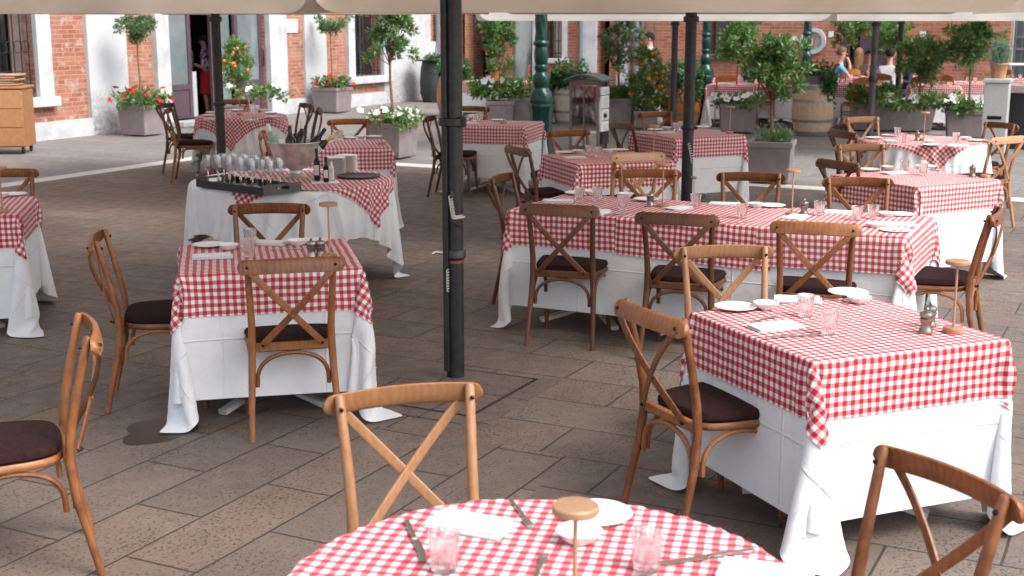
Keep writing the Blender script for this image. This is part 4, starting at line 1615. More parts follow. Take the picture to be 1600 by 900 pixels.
def cruet(u_, v_, mat, r, h, cap, label, cat, lb=None):
    p_ = at(u_, v_, SZ + .005)
    t_ = empty('oil_bottle', p_, 0, label, cat, 'oil and vinegar bottles on the serving table')
    B().box((0, 0, h * .32), (r * 2, r * 2, h * .64), bev=.008).build('bottle_body', mat, t_)
    B().lathe([(r * .95, h * .62), (r * .5, h * .72), (.010, h * .78), (.010, h * .9)], 16).build('bottle_shoulder', mat, t_)
    B().lathe([(.0125, h * .88), (.0125, h * .99), (.0, h)], 14).build('cap', cap, t_)
    if lb:
        B().box((0, -r - .0012, h * .34), (r * 1.6, .001, h * lb), bev=0).build('paper_label', M['label'], t_)
cruet(496, 283, M['gdark'], .022, .245, M['black_plastic'], 'tall green oil bottle with a black cap on the serving table', 'oil bottle', .3)
cruet(510, 285, M['bottle'], .020, .19, M['black_plastic'], 'short black vinegar bottle between the oil bottles', 'vinegar bottle', .3)
cruet(518, 282, M['label'], .019, .165, M['glass'], 'short clear bottle with a white label right of the black vinegar bottle', 'bottle')
for k, (u_, v_) in enumerate(((425, 293), (429, 292))):
    pass

# ------------------------------------------------------------------ buildings
EL, ER = -16.4, 30.0                # facade planes: E2 coordinate of the left one, E1 coordinate of the right one


def left_s(u):
    k = (u - 800) / FPX
    return (k * -EL * math.cos(PSI) * 1.0 + -EL * math.sin(PSI)) / (math.cos(PSI) - math.sin(PSI) * k)


def left_z(u, v):
    s = left_s(u)
    return zat(v, (E1 * s + E2 * EL).y)


def right_s(u):
    k = (u - 800) / FPX
    return (k * ER * math.sin(PSI) - ER * math.cos(PSI)) / (math.sin(PSI) + math.cos(PSI) * k)


def right_z(u, v):
    s = right_s(u)
    return zat(v, (E1 * ER + E2 * s).y)


def panel(name, mat, par, x0, x1, z0, z1, y=0.0, th=.05, bev=0.0, smooth=False):
    """a slab on a facade: local x along it, y in front of it is negative"""
    if x1 < x0:
        x0, x1 = x1, x0
    return B().box(((x0 + x1) / 2, y - th / 2, (z0 + z1) / 2), (x1 - x0, th, z1 - z0), bev=bev).build(name, mat, par, smooth=smooth)


def wall_with_holes(name, mat, par, x0, x1, z1, holes, th=.45):
    """brick wall whose openings are real: strips between the holes"""
    xs = sorted(set([x0, x1] + [h[0] for h in holes] + [h[1] for h in holes]))
    b = B()
    for a_, c_ in zip(xs[:-1], xs[1:]):
        m_ = (a_ + c_) / 2
        cuts = sorted([(h[2], h[3]) for h in holes if h[0] < m_ < h[1]])
        z = 0.0
        for lo, hi in cuts:
            if lo > z:
                b.box((m_, th / 2, (z + lo) / 2), (c_ - a_, th, lo - z))
            z = hi
        if z < z1:
            b.box((m_, th / 2, (z + z1) / 2), (c_ - a_, th, z1 - z))
    return b.build(name, mat, par, smooth=False)


def iron_grille(par, x0, x1, z0, z1, y, n, rings=None):
    b = B()
    for i in range(n):
        x = x0 + (x1 - x0) * (i + .5) / n
        b.tube([(x, y, z0), (x, y, z1)], .010, 6)
    for z in (z0 + .12, z0 + .42, (z0 + z1) / 2 + .15):
        b.tube([(x0, y, z), (x1, y, z)], .009, 6, flat=(.012, .03))
    for zr in (rings or []):
        for i in range(n - 1):
            x = x0 + (x1 - x0) * (i + 1) / n
            r_ = (x1 - x0) / n * .62
            b.tube([(x + r_ * math.cos(t * math.pi / 6), y - .012, zr + r_ * math.sin(t * math.pi / 6)) for t in range(13)], .007, 5)
    return b.build('iron_grille', M['iron'], par)


def window(par, x0, x1, z0, z1, jamb=.16, bars=7, rings=None, frame=True, sill=.16, mat='stone_white', cur=False):
    w_ = B()
    w_.box((x0 - jamb / 2, -.03, (z0 + z1) / 2), (jamb, .12, z1 - z0 - .004))
    w_.box((x1 + jamb / 2, -.03, (z0 + z1) / 2), (jamb, .12, z1 - z0 - .004))
    w_.box(((x0 + x1) / 2, -.03, z1 + jamb / 2), (x1 - x0 + 2 * jamb, .12, jamb))
    f = w_.build('window', M[mat], par, smooth=False)
    B().box(((x0 + x1) / 2, -.06, z0 - sill / 2), (x1 - x0 + 2 * jamb + .12, .22, sill), bev=.012).build('sill', M[mat], f, smooth=False)
    B().box(((x0 + x1) / 2, .25, (z0 + z1) / 2), (x1 - x0, .02, z1 - z0)).build('pane', M['win_dark'], f, smooth=False)
    if cur:
        B().box((x1 - (x1 - x0) * .15, .19, (z0 + z1) / 2), ((x1 - x0) * .26, .03, z1 - z0)).build('shutter', M['pipe_brown'], f, smooth=False)
    iron_grille(f, x0, x1, z0, z1, .03, bars, rings)
    return f


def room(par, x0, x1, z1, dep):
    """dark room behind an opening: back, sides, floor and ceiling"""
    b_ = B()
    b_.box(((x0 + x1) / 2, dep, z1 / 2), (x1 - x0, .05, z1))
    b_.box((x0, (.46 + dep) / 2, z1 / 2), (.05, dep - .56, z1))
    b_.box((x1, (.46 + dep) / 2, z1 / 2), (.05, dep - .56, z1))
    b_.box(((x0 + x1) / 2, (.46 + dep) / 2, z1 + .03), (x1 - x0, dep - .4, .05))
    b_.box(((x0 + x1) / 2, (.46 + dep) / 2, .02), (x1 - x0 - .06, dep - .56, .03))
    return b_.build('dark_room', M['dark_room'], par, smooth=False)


# ---- left building
lb = empty('brick_building', E1 * 0 + E2 * EL, PSI, 'old brick building on the left with worn white plaster piers and a plum glass door', 'building')
S = left_s
wz0, wtop = .70, 3.2
hw = (S(-18), S(64))
hd = (S(266), S(421))
hw2 = (S(554), S(598))
dzt = 3.4
H_L = 7.5
wall_with_holes('wall', M['brick_left'], lb, S(-520), 31.2, H_L, [(hw[0], hw[1], wz0, wtop), (hd[0], hd[1], 0.0, dzt), (hw2[0], hw2[1], .66, wtop)])
window(lb, hw[0], hw[1], wz0, wtop, jamb=.30, bars=7, rings=[1.5], cur=True)
window(lb, hw2[0], hw2[1], .66, wtop, jamb=.26, bars=7, rings=[1.45])
for (u0, u1, z0, z1, th_) in ((143, 203, 0, 4.6, .07), (479, 512, .29, 4.6, .05), (600, 672, .0, 4.6, .06)):
    panel('plaster_pier', M['plaster'], lb, S(u0), S(u1), z0, z1, 0, th_)
# stone base course between the openings
for (u0, u1, h_) in ((-520, 142.6, .29), (448, 478.5, .30), (478.5, 599.6, .28)):
    panel('base_course', M['stone_white'], lb, S(u0), S(u1), 0, h_, -.002, .10)
# door surround
panel('door_jamb', M['stone_white'], lb, S(246), S(266), 0, dzt, 0, .12)
panel('door_jamb', M['stone_white'], lb, S(421), S(447), 0, dzt, 0, .12)
panel('door_lintel', M['stone_white'], lb, S(246), S(447), dzt, dzt + .35, 0, .12)
panel('doorstep', M['stone_white'], lb, S(262), S(425), 0, .10, -.12, .30, bev=.01)
panel('floor_slab', M['dark_room'], lb, S(266), S(421), 0.0, .08, .45, .44)
# plum doors: a leaf of glass at each side of the dark open doorway
def glazed_door(x0, x1, lab):
    d = B()
    fw = .09
    for a_, c_ in ((x0, x0 + fw), (x1 - fw, x1)):
        d.box(((a_ + c_) / 2, .12, (.11 + dzt) / 2), (fw, .07, dzt - .11))
    for z0, z1 in ((.11, .18), (.64, .74), (dzt - .1, dzt)):
        d.box(((x0 + x1) / 2, .12, (z0 + z1) / 2), (x1 - x0 - 2 * fw, .068, z1 - z0))
    o_ = d.build('door', M['frame_plum'], lb, smooth=False)
    o_['label'] = lab
    B().box(((x0 + x1) / 2, .12, .41), (x1 - x0 - 2 * fw, .03, .46)).build('door_panel', M['frame_plum'], o_, smooth=False)
    B().box(((x0 + x1) / 2, .12, (.74 + dzt - .1) / 2), (x1 - x0 - 2 * fw, .012, dzt - .84)).build('pane', M['win_glass'], o_, smooth=False)
    B().tube([(x1 - .05, .04, 1.0), (x1 - .05, .02, 1.05), (x1 - .05, .02, 1.3), (x1 - .05, .04, 1.35)], .012, 8).build('handle', M['iron'], o_)
glazed_door(S(266), S(312), 'plum door leaf with a tall reflecting pane left of the open doorway')
glazed_door(S(380), S(421), 'plum door leaf right of the open doorway')
panel('glass_side', M['win_glass'], lb, S(350), S(379), .12, dzt, .22, .015)
panel('door_mullion', M['frame_plum'], lb, S(346), S(350), .1, dzt, .20, .06)
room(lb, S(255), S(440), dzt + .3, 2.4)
panel('inner_panel', M['granite_cap'], lb, S(313), S(330), .1, .95, .30, .03)
# downpipe at the far end
b = B().tube([(S(680), -.10, 0), (S(680), -.10, 7.3)], .05, 10)
for z in (1.0, 2.2, 3.6):
    b.lathe([(.06, -.03), (.065, 0), (.06, .03)], 12, c=(S(680), -.10, z))
b.build('downpipe', M['pipe_blue'], lb)
o = panel('tile_sign', M['sign_white'], lb, S(452), S(470), left_z(461, 51), left_z(461, 30), -.0, .03)
b = B()
x0, x1, z0, z1 = S(453), S(469), left_z(461, 50), left_z(461, 31)
for i in range(7):
    for zz in (z0 + .02, z1 - .02):
        b.box((x0 + (x1 - x0) * i / 6, -.034, zz), (.028, .006, .022))
b.build('tile_border', M['sign_blue'], o, smooth=False)
panel('roof_eave', M['stone_white'], lb, S(-520), 31.2, H_L, H_L + .3, 0, .45)

# ---- right building, facing the terrace
rb = empty('restaurant_building', E1 * ER, PSI - math.pi / 2, 'long pale brick building behind the far restaurant with dark doors and barred windows', 'building')
S = right_s
H_R = 7.5
XL, XR = -16.3, right_s(1565)
ent = (S(728), S(771))
gl_ = (S(800), S(832))
wn = (S(852), S(879))
dr = (S(932), S(950))
wn2 = (S(1104), S(1148))
dd = (S(1307), S(1386))
wall_with_holes('wall', M['brick_right'], rb, XL, XR, H_R, [(ent[0], ent[1], 0, 3.2), (gl_[0], gl_[1], .0, 3.2), (wn[0], wn[1], .97, 3.0), (dr[0], dr[1], 0, 3.2), (wn2[0], wn2[1], 1.12, 3.0), (dd[0], dd[1], 0, 3.2)])
for (h0, h1) in (ent, dr):
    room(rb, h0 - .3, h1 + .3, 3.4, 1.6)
# glow of the bar inside the entrance, given by the warm colour of shelves
b = B()
for z in (1.15, 1.55, 1.95):
    b.box(((ent[0] + ent[1]) / 2, 1.1, z), (1.5, .25, .05))
b.build('glow_shelf', M['orange_wood'], rb, smooth=False)
panel('glass_front', M['win_glass'], rb, gl_[0], gl_[1], 0, 3.2, .12, .02)
panel('glass_frame', M['iron'], rb, gl_[0] - .06, gl_[0], 0, 3.2, .08, .06)
panel('glass_frame', M['iron'], rb, gl_[1], gl_[1] + .08, 0, 3.2, -.01, .06)
panel('white_pier', M['stone_white'], rb, S(834), S(846), 0, 3.5, -.0, .10)
window(rb, wn[0], wn[1], .97, 3.0, jamb=.12, bars=5, sill=.12)
panel('white_pier', M['stone_white'], rb, S(911), S(931), 0, 4.2, 0, .10)
panel('white_pier', M['stone_white'], rb, S(963), S(981.5), 0, 4.2, 0, .10)
b = B().tube([(S(908), -.10, 0), (S(908), -.10, 7)], .055, 10)
b.build('downpipe', M['pipe_blue'], rb)
b = B().tube([(S(994), -.12, 0), (S(994), -.12, 7)], .075, 10)
b.lathe([(.085, -.03), (.09, 0), (.085, .03)], 12, c=(S(994), -.12, 1.9))
b.build('downpipe', M['pipe_blue'], rb)
B().tube([(S(1002), -.10, 0), (S(1002), -.10, 7)], .045, 10).build('downpipe', M['pipe_brown'], rb)
B().tube([(S(1020.5), -.08, 0), (S(1020.5), -.08, 7)], .02, 8).build('downpipe', M['pipe_brown'], rb)
f = B()
f.box(((wn2[0] + wn2[1]) / 2, -.05, 1.06), (wn2[1] - wn2[0] + .2, .18, .11))
f = f.build('window', M['pipe_brown'], rb, smooth=False)
B().box(((wn2[0] + wn2[1]) / 2, .25, 2.06), (wn2[1] - wn2[0], .02, 1.88)).build('pane', M['win_dark'], f, smooth=False)
iron_grille(f, wn2[0], wn2[1], 1.12, 3.0, .03, 8)
# porthole: white stone ring round a niche
zc = right_z(1263, 64)
def ring_part(name, mat, par, x, z, r0, r1, y, th):
    n = 40
    vs = []
    for rr, yy in ((r0, y), (r1, y), (r1, y - th), (r0, y - th)):
        for j in range(n):
            t = 2 * math.pi * j / n
            vs.append((x + rr * math.cos(t), yy, z + rr * math.sin(t)))
    fs = [(k * n + j, k * n + (j + 1) % n, ((k + 1) % 4) * n + (j + 1) % n, ((k + 1) % 4) * n + j) for k in range(4) for j in range(n)]
    return B().add(vs, fs).build(name, mat, par)
px = S(1263)
rr = (S(1282.5) - S(1243.5)) / 2
ring_part('round_window', M['stone_white'], rb, px, zc, rr * .72, rr, 0, .09)
ring_part('round_panel', M['granite_cap'], rb, px, zc, .01, rr * .72, 0, .03)
panel('niche_box', M['cabinet'], rb, px - rr * .3, px + rr * .15, zc - rr * .5, zc + rr * .45, -.03, .03)
panel('pale_strip', M['label'], rb, px - rr * .13, px - rr * .02, zc - rr * .3, zc + rr * .2, -.06, .012)  # narrow pale strip on the front of the niche box
# dark double door
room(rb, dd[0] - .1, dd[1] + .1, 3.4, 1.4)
f = B()
xm = [dd[0], S(1322), S(1343), S(1361), S(1372), dd[1]]
for i in (0, 2, 4, 5):
    f.box((xm[i] + (.05 if i == 0 else -.05 if i == 5 else 0), .10, 1.6), (.10 if i in (0, 5) else .28, .06, 3.19))
f = f.build('door', M['frame_plum'], rb, smooth=False)
b = B()
for x0, x1 in ((dd[0] + .1, xm[2] - .14), (xm[2] + .14, xm[4] - .14)):
    for i in range(1, 4):
        x = x0 + (x1 - x0) * i / 4
        b.box((x, .10, 1.6), (.022, .03, 3.1))
    for j in range(1, 9):
        b.box(((x0 + x1) / 2, .096, .35 * j), (x1 - x0, .02, .022))
b.build('lattice', M['iron'], f, smooth=False)
panel('downpipe', M['pipe_brown'], rb, S(1510), S(1513), 0, 7, 0, .08)
for (u0, u1, v0, v1) in ((1286, 1293, 49, 58), (1228, 1237, 57, 63), (1426, 1437, 49, 65)):
    panel('notice', M['sign_white'], rb, S(u0), S(u1), right_z(u0, v1), right_z(u0, v0), 0, .02)
panel('roof_eave', M['stone_white'], rb, XL, XR, H_R, H_R + .3, 0, .45)
B().box(((XL + XR) / 2, 4.2, H_R / 2), (XR - XL - .02, 7.4, H_R)).build('block_behind', M['brick_right'], rb, smooth=False) if False else None

# gate beyond the corner of the building
gt = empty('iron_gate', fr((ER + .3, right_s(1568))), PSI - math.pi / 2, 'grey-green barred gate beyond the right end of the brick building', 'gate')
b = B()
for i in range(16):
    b.box((.04 + i * .135, 0, .95 + .85), (.022, .03, 1.9 + 1.7) if i % 5 == 0 else (.014, .014, 3.5))
for z in (.2, 1.3, 1.55, 3.5):
    b.box((1.05, 0, z), (2.1, .03, .05))
b.build('bars', M['pipe_blue'], gt, smooth=False)
B().box((1.05, .06, 1.65), (2.1, .012, 3.3)).build('mesh_sheet', M['stand_roof'], gt, smooth=False)

# ------------------------------------------------------------------ foliage
def leaves(name, mat, par, tips, n, size, spread, seed, aspect=.42, droop=.2, local=(0, 0, 0)):
    """leaf-sized folded blades scattered round branch tips"""
    rg = np.random.RandomState(seed)
    T = np.array([tuple(t) for t in tips])
    k = rg.randint(0, len(T), n)
    sp = spread if not isinstance(spread, (list, tuple)) else np.array(spread)
    d = rg.randn(n, 3)
    d /= np.sqrt((d * d).sum(1, keepdims=True))
    c = T[k] + d * (rg.rand(n, 1) ** .6) * sp
    ax = d * .8 + rg.randn(n, 3) * .55
    ax[:, 2] += .25 - droop
    ax /= np.sqrt((ax * ax).sum(1, keepdims=True)) + 1e-9
    sd_ = np.cross(ax, rg.randn(n, 3))
    sd_ /= np.sqrt((sd_ * sd_).sum(1, keepdims=True)) + 1e-9
    nm = np.cross(ax, sd_)
    L = size * (.65 + .7 * rg.rand(n, 1))
    Wd = L * aspect * .5
    v0 = c
    v1 = c + ax * L * .45 + sd_ * Wd + nm * L * .06
    v2 = c + ax * L
    v3 = c + ax * L * .45 - sd_ * Wd + nm * L * .06
    V_ = np.stack([v0, v1, v2, v3], 1).reshape(-1, 3)
    me = bpy.data.meshes.new(name)
    i4 = np.arange(n) * 4
    F = np.stack([i4, i4 + 1, i4 + 2, i4, i4 + 2, i4 + 3], 1).reshape(-1, 3)
    me.from_pydata(V_.tolist(), [], F.tolist())
    me.materials.append(mat)
    me.update()
    o_ = bpy.data.objects.new(name, me)
    C.objects.link(o_)
    if par is not None:
        o_.parent = par
    return o_


def icoprof(r):
    return [(.0, -r), (r * .55, -r * .84), (r * .92, -r * .4), (r, 0), (r * .92, r * .4), (r * .55, r * .84), (.0, r)]


def tree(loc, stem_h, rad, label, leaf='leaf', n=2600, size=.075, tipsn=34, seed=1, fruit=0, fr_r=.024, z0=0.0, stem_r=.014, upright=False, ratio=1.0, cat='tree', grp='potted trees around the terrace', fz=(-1, .6)):
    """small standard tree: stem from z0, crown centred at stem_h + rad"""
    rg = random.Random(seed)
    t = empty('potted_tree', (loc[0], loc[1], z0), 0, label, cat, grp)
    cz = stem_h + rad * ratio * .95
    tips = []
    b = B()
    lean = (rg.uniform(-.03, .03), rg.uniform(-.03, .03))
    top = Vector((lean[0], lean[1], stem_h))
    b.tube([(0, 0, -.02), (lean[0] * .3 + .008, lean[1] * .3, stem_h * .35), (lean[0] * .8 - .006, lean[1] * .8, stem_h * .75), tuple(top), (lean[0], lean[1], stem_h + rad * .5)], [stem_r * 1.25, stem_r, stem_r * .9, stem_r * .85, stem_r * .5], 8)
    for i in range(tipsn):
        while True:
            p = Vector((rg.uniform(-1, 1), rg.uniform(-1, 1), rg.uniform(-1, 1)))
            if .25 < p.length < 1:
                break
        p *= rg.choice((.75, .9, 1.0, 1.12, 1.3, 1.5))
        p.x *= rad * rg.uniform(.7, 1.0)
        p.y *= rad * rg.uniform(.7, 1.0)
        p.z *= rad * ratio * rg.uniform(.7, 1.0)
        if upright:
            p.z += rg.random() * rad * .35
        p.z += cz
        tips.append(p)
        if i < 16:
            m_ = top.lerp(p, .5) + Vector((0, 0, rad * .12))
            b.tube([tuple(top), tuple(m_), tuple(p)], [stem_r * .45, stem_r * .3, .002], 5)
    b.build('trunk', M['bark'], t)
    leaves('crown', M[leaf], t, tips, int(n * .85), size, max(.065, rad * .21), seed, droop=-.15, aspect=.34)
    if fruit:
        me = None
        for i in range(fruit):
            p = rg.choice(tips)
            dd_ = Vector((rg.uniform(-1, 1), rg.uniform(-1, 1), rg.uniform(*fz)))
            c_ = Vector((0, 0, cz)) + (p - Vector((0, 0, cz))) * 1.02 + dd_ * rad * .18
            c_.z = min(c_.z, cz + rad * ratio * .75)
            if me is None:
                o_ = B().lathe(icoprof(fr_r), 10).build('orange_fruit', M['orange'], t, ang=80)
                me = o_.data
            else:
                o_ = bpy.data.objects.new('orange_fruit', me)
                C.objects.link(o_)
                o_.parent = t
            o_.location = c_
    return t


def planter(c, sx, sy, h, label, rz=PSI, grp='square grey planters'):
    t = empty('planter', (c[0], c[1], 0), rz, label, 'planter', grp)
    b = B().box((0, 0, h / 2 - .01), (sx, sy, h - .06), taper=.9, bev=.01)
    b.build('planter_body', M['planter'], t, smooth=False)
    b = B()
    e_ = .03
    for px_, py_, dx, dy in ((0, sy / 2 - .01, sx + .03, .045), (0, -sy / 2 + .01, sx + .03, .045), (sx / 2 - .01, 0, .045, sy - .067), (-sx / 2 + .01, 0, .045, sy - .067)):
        b.box((px_, py_, h - .03), (dx, dy, .07), bev=.006)
    b.build('planter_rim', M['planter_lid'], t, smooth=False)
    B().box((0, 0, h - .045), (sx - .06, sy - .06, .02)).build('soil', M['soil'], t, smooth=False)
    return t


def flowers(c, sx, sy, z, label, col, leaf='leaf', n=600, nf=24, seed=3, size=.06, fs=.032, rz=PSI, hgt=.12, over=.06, petals=5, name='flowering_plant', cat='flowers', grp='flowers in the planters'):
    t = empty(name, (c[0], c[1], z), rz, label, cat, grp)
    rg = random.Random(seed)
    tips = [Vector((rg.uniform(-.5, .5) * (sx + over), rg.uniform(-.5, .5) * (sy + over), rg.uniform(0, hgt))) for _ in range(34)]
    leaves('foliage', M[leaf], t, tips, n, size, (.09, .09, .07), seed, aspect=.5, droop=.0)
    me = None
    for i in range(nf):
        p = Vector((rg.uniform(-.54, .54) * (sx + over), rg.uniform(-.54, .54) * (sy + over), rg.uniform(hgt * .2, hgt * 1.25) + .03))
        if me is None:
            b = B()
            for k in range(petals):
                a_ = 2 * math.pi * k / petals
                u_ = Vector((math.cos(a_), math.sin(a_), .35))
                v_ = Vector((-math.sin(a_), math.cos(a_), 0))
                p0 = Vector((0, 0, 0))
                b.add([p0, p0 + u_ * fs * .6 + v_ * fs * .48, p0 + u_ * fs * 1.1 + v_ * fs * .25 + Vector((0, 0, -.004)), p0 + u_ * fs * 1.1 - v_ * fs * .25 + Vector((0, 0, -.004)), p0 + u_ * fs * .6 - v_ * fs * .48], [(0, 1, 2, 3, 4)])
            o_ = b.build('flower', M[col], t, smooth=False)
            me = o_.data
        else:
            o_ = bpy.data.objects.new('flower', me)
            C.objects.link(o_)
            o_.parent = t
        o_.location = p
        o_.rotation_euler = (rg.uniform(-.3, 1.3), rg.uniform(-.5, .5), rg.uniform(-1.2 - rz, 1.2 - rz))
        q = rg.uniform(.8, 1.3)
        o_.scale = (q, q, q)
    return t


def bush(c, r, z, label, leaf='leaf_light', n=700, size=.06, seed=3, hgt=.2, aspect=.4, cat='plant', name='leafy_plant', grp='low plants in the planters', rz=0, sx=None):
    t = empty(name, (c[0], c[1], z), rz, label, cat, grp)
    rg = random.Random(seed)
    sx = sx or r
    tips = [Vector((rg.uniform(-1, 1) * sx, rg.uniform(-1, 1) * r, rg.uniform(0, hgt))) for _ in range(30)]
    leaves('foliage', M[leaf], t, tips, n, size, (.08, .08, .08), seed, aspect=aspect, droop=-.3)
    return t


def cen2(u, v, s):                          # centre of a planter whose nearest lower corner is seen at (u,v)
    p = at(u, v, 0)
    return p + E1 * s / 2 - E2 * 0 + Vector((0, 0, 0)) + (-E2) * 0


# P1: red flowers and olive standard in front of the plaster pier
c = at(205, 213.5) + E1 * .30 - E2 * .02
planter(c, .52, .58, .52, 'square mauve planter with red flowers at the far left beside the plaster pier')
flowers(c, .52, .58, .50, 'red flowers spilling over the far left planter, to the left of the glass door', 'flower_red', nf=26, seed=4, fs=.045, hgt=.22, over=.22, n=900, size=.085)
tree(c, 1.08 + .0, .30, 'round-headed olive tree on a thin stem above the far left red flowers', 'leaf_olive', 2300, .075, 34, 11, z0=.5, stem_r=.017, ratio=.75)
# P2
c = at(507, 177) + E1 * .3
planter(c, .60, .62, .52, 'mauve planter with red flowers against the wall under the thin olive tree')
flowers(c, .6, .62, .50, 'red flowers in the planter against the wall under the thin olive tree', 'flower_red', nf=18, seed=6, fs=.05, hgt=.2, n=600, size=.085)
tree(c, 1.15, .34, 'sparse flat-topped olive tree with a pale thin stem by the small tile sign', 'leaf_olive', 1200, .085, 20, 17, z0=.5, stem_r=.012, ratio=.7)
# P3: white flowers, tall tree
c = at(602, 250) + E1 * .22 - E2 * .02 + Vector((0, .12, 0))
planter(c, .52, .54, .50, 'square planter of white flowers and a tall laurel, left of the nearest pole')
flowers(c, .52, .54, .47, 'white petunias in the planter left of the nearest pole', 'flower_white', 'leaf_light', nf=42, seed=8, fs=.042, hgt=.16, n=900, size=.075, over=.16)
tree(c, .85, .33, 'tall laurel tree on a bare stem over the white petunias, left of the nearest pole', 'leaf', 3000, .085, 42, 21, z0=.45, stem_r=.02, ratio=1.55, upright=True, fruit=3)
# orange tree at the glass door
c = at(377, 203)
planter(c, .45, .45, .42, 'planter half hidden behind the far left round table, holding the orange tree')
tree(c, .20, .34, 'orange tree full of fruit in front of the plum glass door', 'leaf', 2900, .07, 44, 31, z0=.4, ratio=1.6, fruit=30, fr_r=.034)
flowers(at(400, 203) + Vector((.1, -.4, 0)), .9, .2, .62, 'white lilies behind the far left round table', 'flower_white', 'leaf', nf=14, seed=9, fs=.06, hgt=.15, n=260, size=.10, rz=0)
# far table group right of the nearest pole
c = at(781, 200) + Vector((0, .6, 0))
planter(c, .50, .45, .45, 'planter behind the far table just right of the nearest pole', rz=0)
tree(c, .55, .37, 'tall bushy laurel and citrus tree just right of the nearest pole', 'leaf', 4200, .09, 60, 41, z0=.42, ratio=2.0, upright=True, fruit=9, fr_r=.04, fz=(-1.6, -.9))
flowers(at(775, 196) + Vector((0, .1, 0)), .75, .2, .55, 'white lilies behind the far table just right of the nearest pole', 'flower_white', 'leaf_light', nf=16, seed=12, fs=.055, hgt=.2, n=420, size=.12, rz=0)
c = at(822, 196) + Vector((0, .3, 0))
planter(c, .95, .45, .50, 'long planter of herbs left of the nearer green lamp post', rz=-.12)
bush(c, .2, .5, 'pale green rosemary and basil in the planter left of the nearer green lamp post', 'leaf_light', 1300, .085, 5, .34, sx=.42)
# planter with laurel and grass behind the menu display
c = at(968, 200) + Vector((0, .28, 0))
planter(c, .58, .50, .52, 'grey planter behind the menu display, grass and a laurel tree in it', rz=-.25)
bush(c, .2, .5, 'green grass in the grey planter behind the menu display', 'leaf', 1500, .15, 7, .12, .12, sx=.24, name='grass_tuft')
tree(c, .62, .32, 'slim dark laurel tree behind the menu display', 'leaf_olive', 2900, .08, 44, 51, z0=.5, ratio=1.75, upright=True, stem_r=.025, fruit=4, fr_r=.03, fz=(-1.5, -1))
# big orange tree
c = at(1012, 203) + Vector((0, .3, 0))
planter(c, .42, .42, .32, 'low planter hidden beneath the big orange tree', rz=-.1)
tree(c, .10, .37, 'big orange tree full of bright oranges, its foliage down to the floor', 'leaf', 4600, .075, 66, 61, z0=.25, ratio=1.85, fruit=48, fr_r=.036)
flowers(at(1026, 198) + Vector((0, .1, 0)), .75, .22, .36, 'white lilies behind the table by the right black pole', 'flower_white', 'leaf_light', nf=16, seed=15, fs=.06, hgt=.14, n=420, size=.12, rz=0)
# P6
c = at(1206, 289) + Vector((.03, .28, 0))
planter(c, .52, .50, .50, 'mauve planter in the middle distance holding a laurel tree, before the wine barrel', rz=-.30)
bush(c, .17, .48, 'two rosemary tufts in the planter before the wine barrel', 'leaf_olive', 800, .075, 9, .13, .16, sx=.19, name='rosemary_tuft')
tree(c, .50, .30, 'laurel tree on a knotty stem in front of the pale wine barrel', 'leaf', 4200, .085, 56, 71, z0=.46, ratio=1.3, upright=True, stem_r=.022, fruit=3, fr_r=.03)
# P7
c = at(1156, 209) + Vector((0, .3, 0))
planter(c, .62, .52, .50, 'grey planter of white petunias left of the tall laurel and the barrel', rz=-.1)
flowers(c, .62, .5, .47, 'white petunias in the grey planter left of the barrel', 'flower_white', 'leaf_light', nf=46, seed=19, fs=.05, hgt=.13, n=700, size=.075, rz=-.1, over=.16)
c = at(1168, 196) + Vector((0, 1.3, 0))
planter(c, .45, .45, .45, 'planter hidden behind the white petunias', rz=-.1)
tree(c, .70, .40, 'bushy light green orange tree behind the white petunias', 'leaf_light', 3600, .095, 48, 81, z0=.4, ratio=1.05, fruit=9, fr_r=.034, fz=(-1, -.3))
# P8 with sage, round citrus tree
c = at(1392, 207) + Vector((.1, .35, 0))
planter(c, 1.45, .5, .48, 'long mauve planter of sage behind the right round table', rz=-.22)
bush(c + Vector((-.38, -.04, 0)), .2, .47, 'big-leaved sage in the long planter behind the right round table', 'leaf_light', 1300, .12, 13, .26, .38, sx=.42, rz=-.2)
tree(at(1433, 212) + Vector((.05, .1, 0)), .42, .47, 'dense round citrus tree with small yellow fruit behind the right round table', 'leaf', 5200, .075, 70, 91, z0=.44, ratio=.92, fruit=24, fr_r=.026, stem_r=.02)
flowers(at(1425, 212) + Vector((0, -.5, 0)), 1.25, .25, .50, 'white lilies just behind the right round table', 'flower_white', 'leaf_light', nf=24, seed=22, fs=.06, hgt=.16, n=520, size=.12, rz=0)
# P9
c = at(1514, 218) + Vector((.02, .3, 0))
planter(c, .62, .5, .46, 'mauve planter of white petunias left of the grey granite block', rz=-.25)
flowers(c, .62, .5, .44, 'white petunias left of the grey granite block', 'flower_white', 'leaf_light', nf=32, seed=25, fs=.055, hgt=.16, n=600, size=.075, rz=-.25, over=.12)
tree(c + Vector((.05, .05, 0)), .72, .40, 'tree with dense rounded crown left of the potted lavender', 'leaf', 3800, .085, 52, 101, z0=.44, ratio=1.05, fruit=0, stem_r=.022)
c = at(1458, 196) + Vector((0, 3.0, 0))
planter(c, .45, .45, .45, 'planter hidden behind the round citrus tree', rz=-.2)
tree(c, .85, .36, 'dark spreading laurel against the brick wall, under the white notice', 'leaf', 2400, .10, 34, 111, z0=.4, ratio=.85, stem_r=.02)
c = at(1303, 150) + Vector((0, 0, 0))
tree((7.1, 28.0), .95, .38, 'dark orange tree against the wall right of the round window', 'leaf', 2200, .10, 34, 121, z0=.45, ratio=1.1, fruit=8, fr_r=.035)
planter((7.1, 28.0), .45, .45, .47, 'planter by the wall right of the round window', rz=-.45)
tree((5.0, 28.0), 1.15, .25, 'small thin bush behind the dark-haired head under the window', 'leaf_olive', 900, .09, 20, 131, z0=.45, ratio=1.1)
planter((5.0, 28.0), .4, .4, .47, 'planter by the wall left of the round window', rz=-.45)

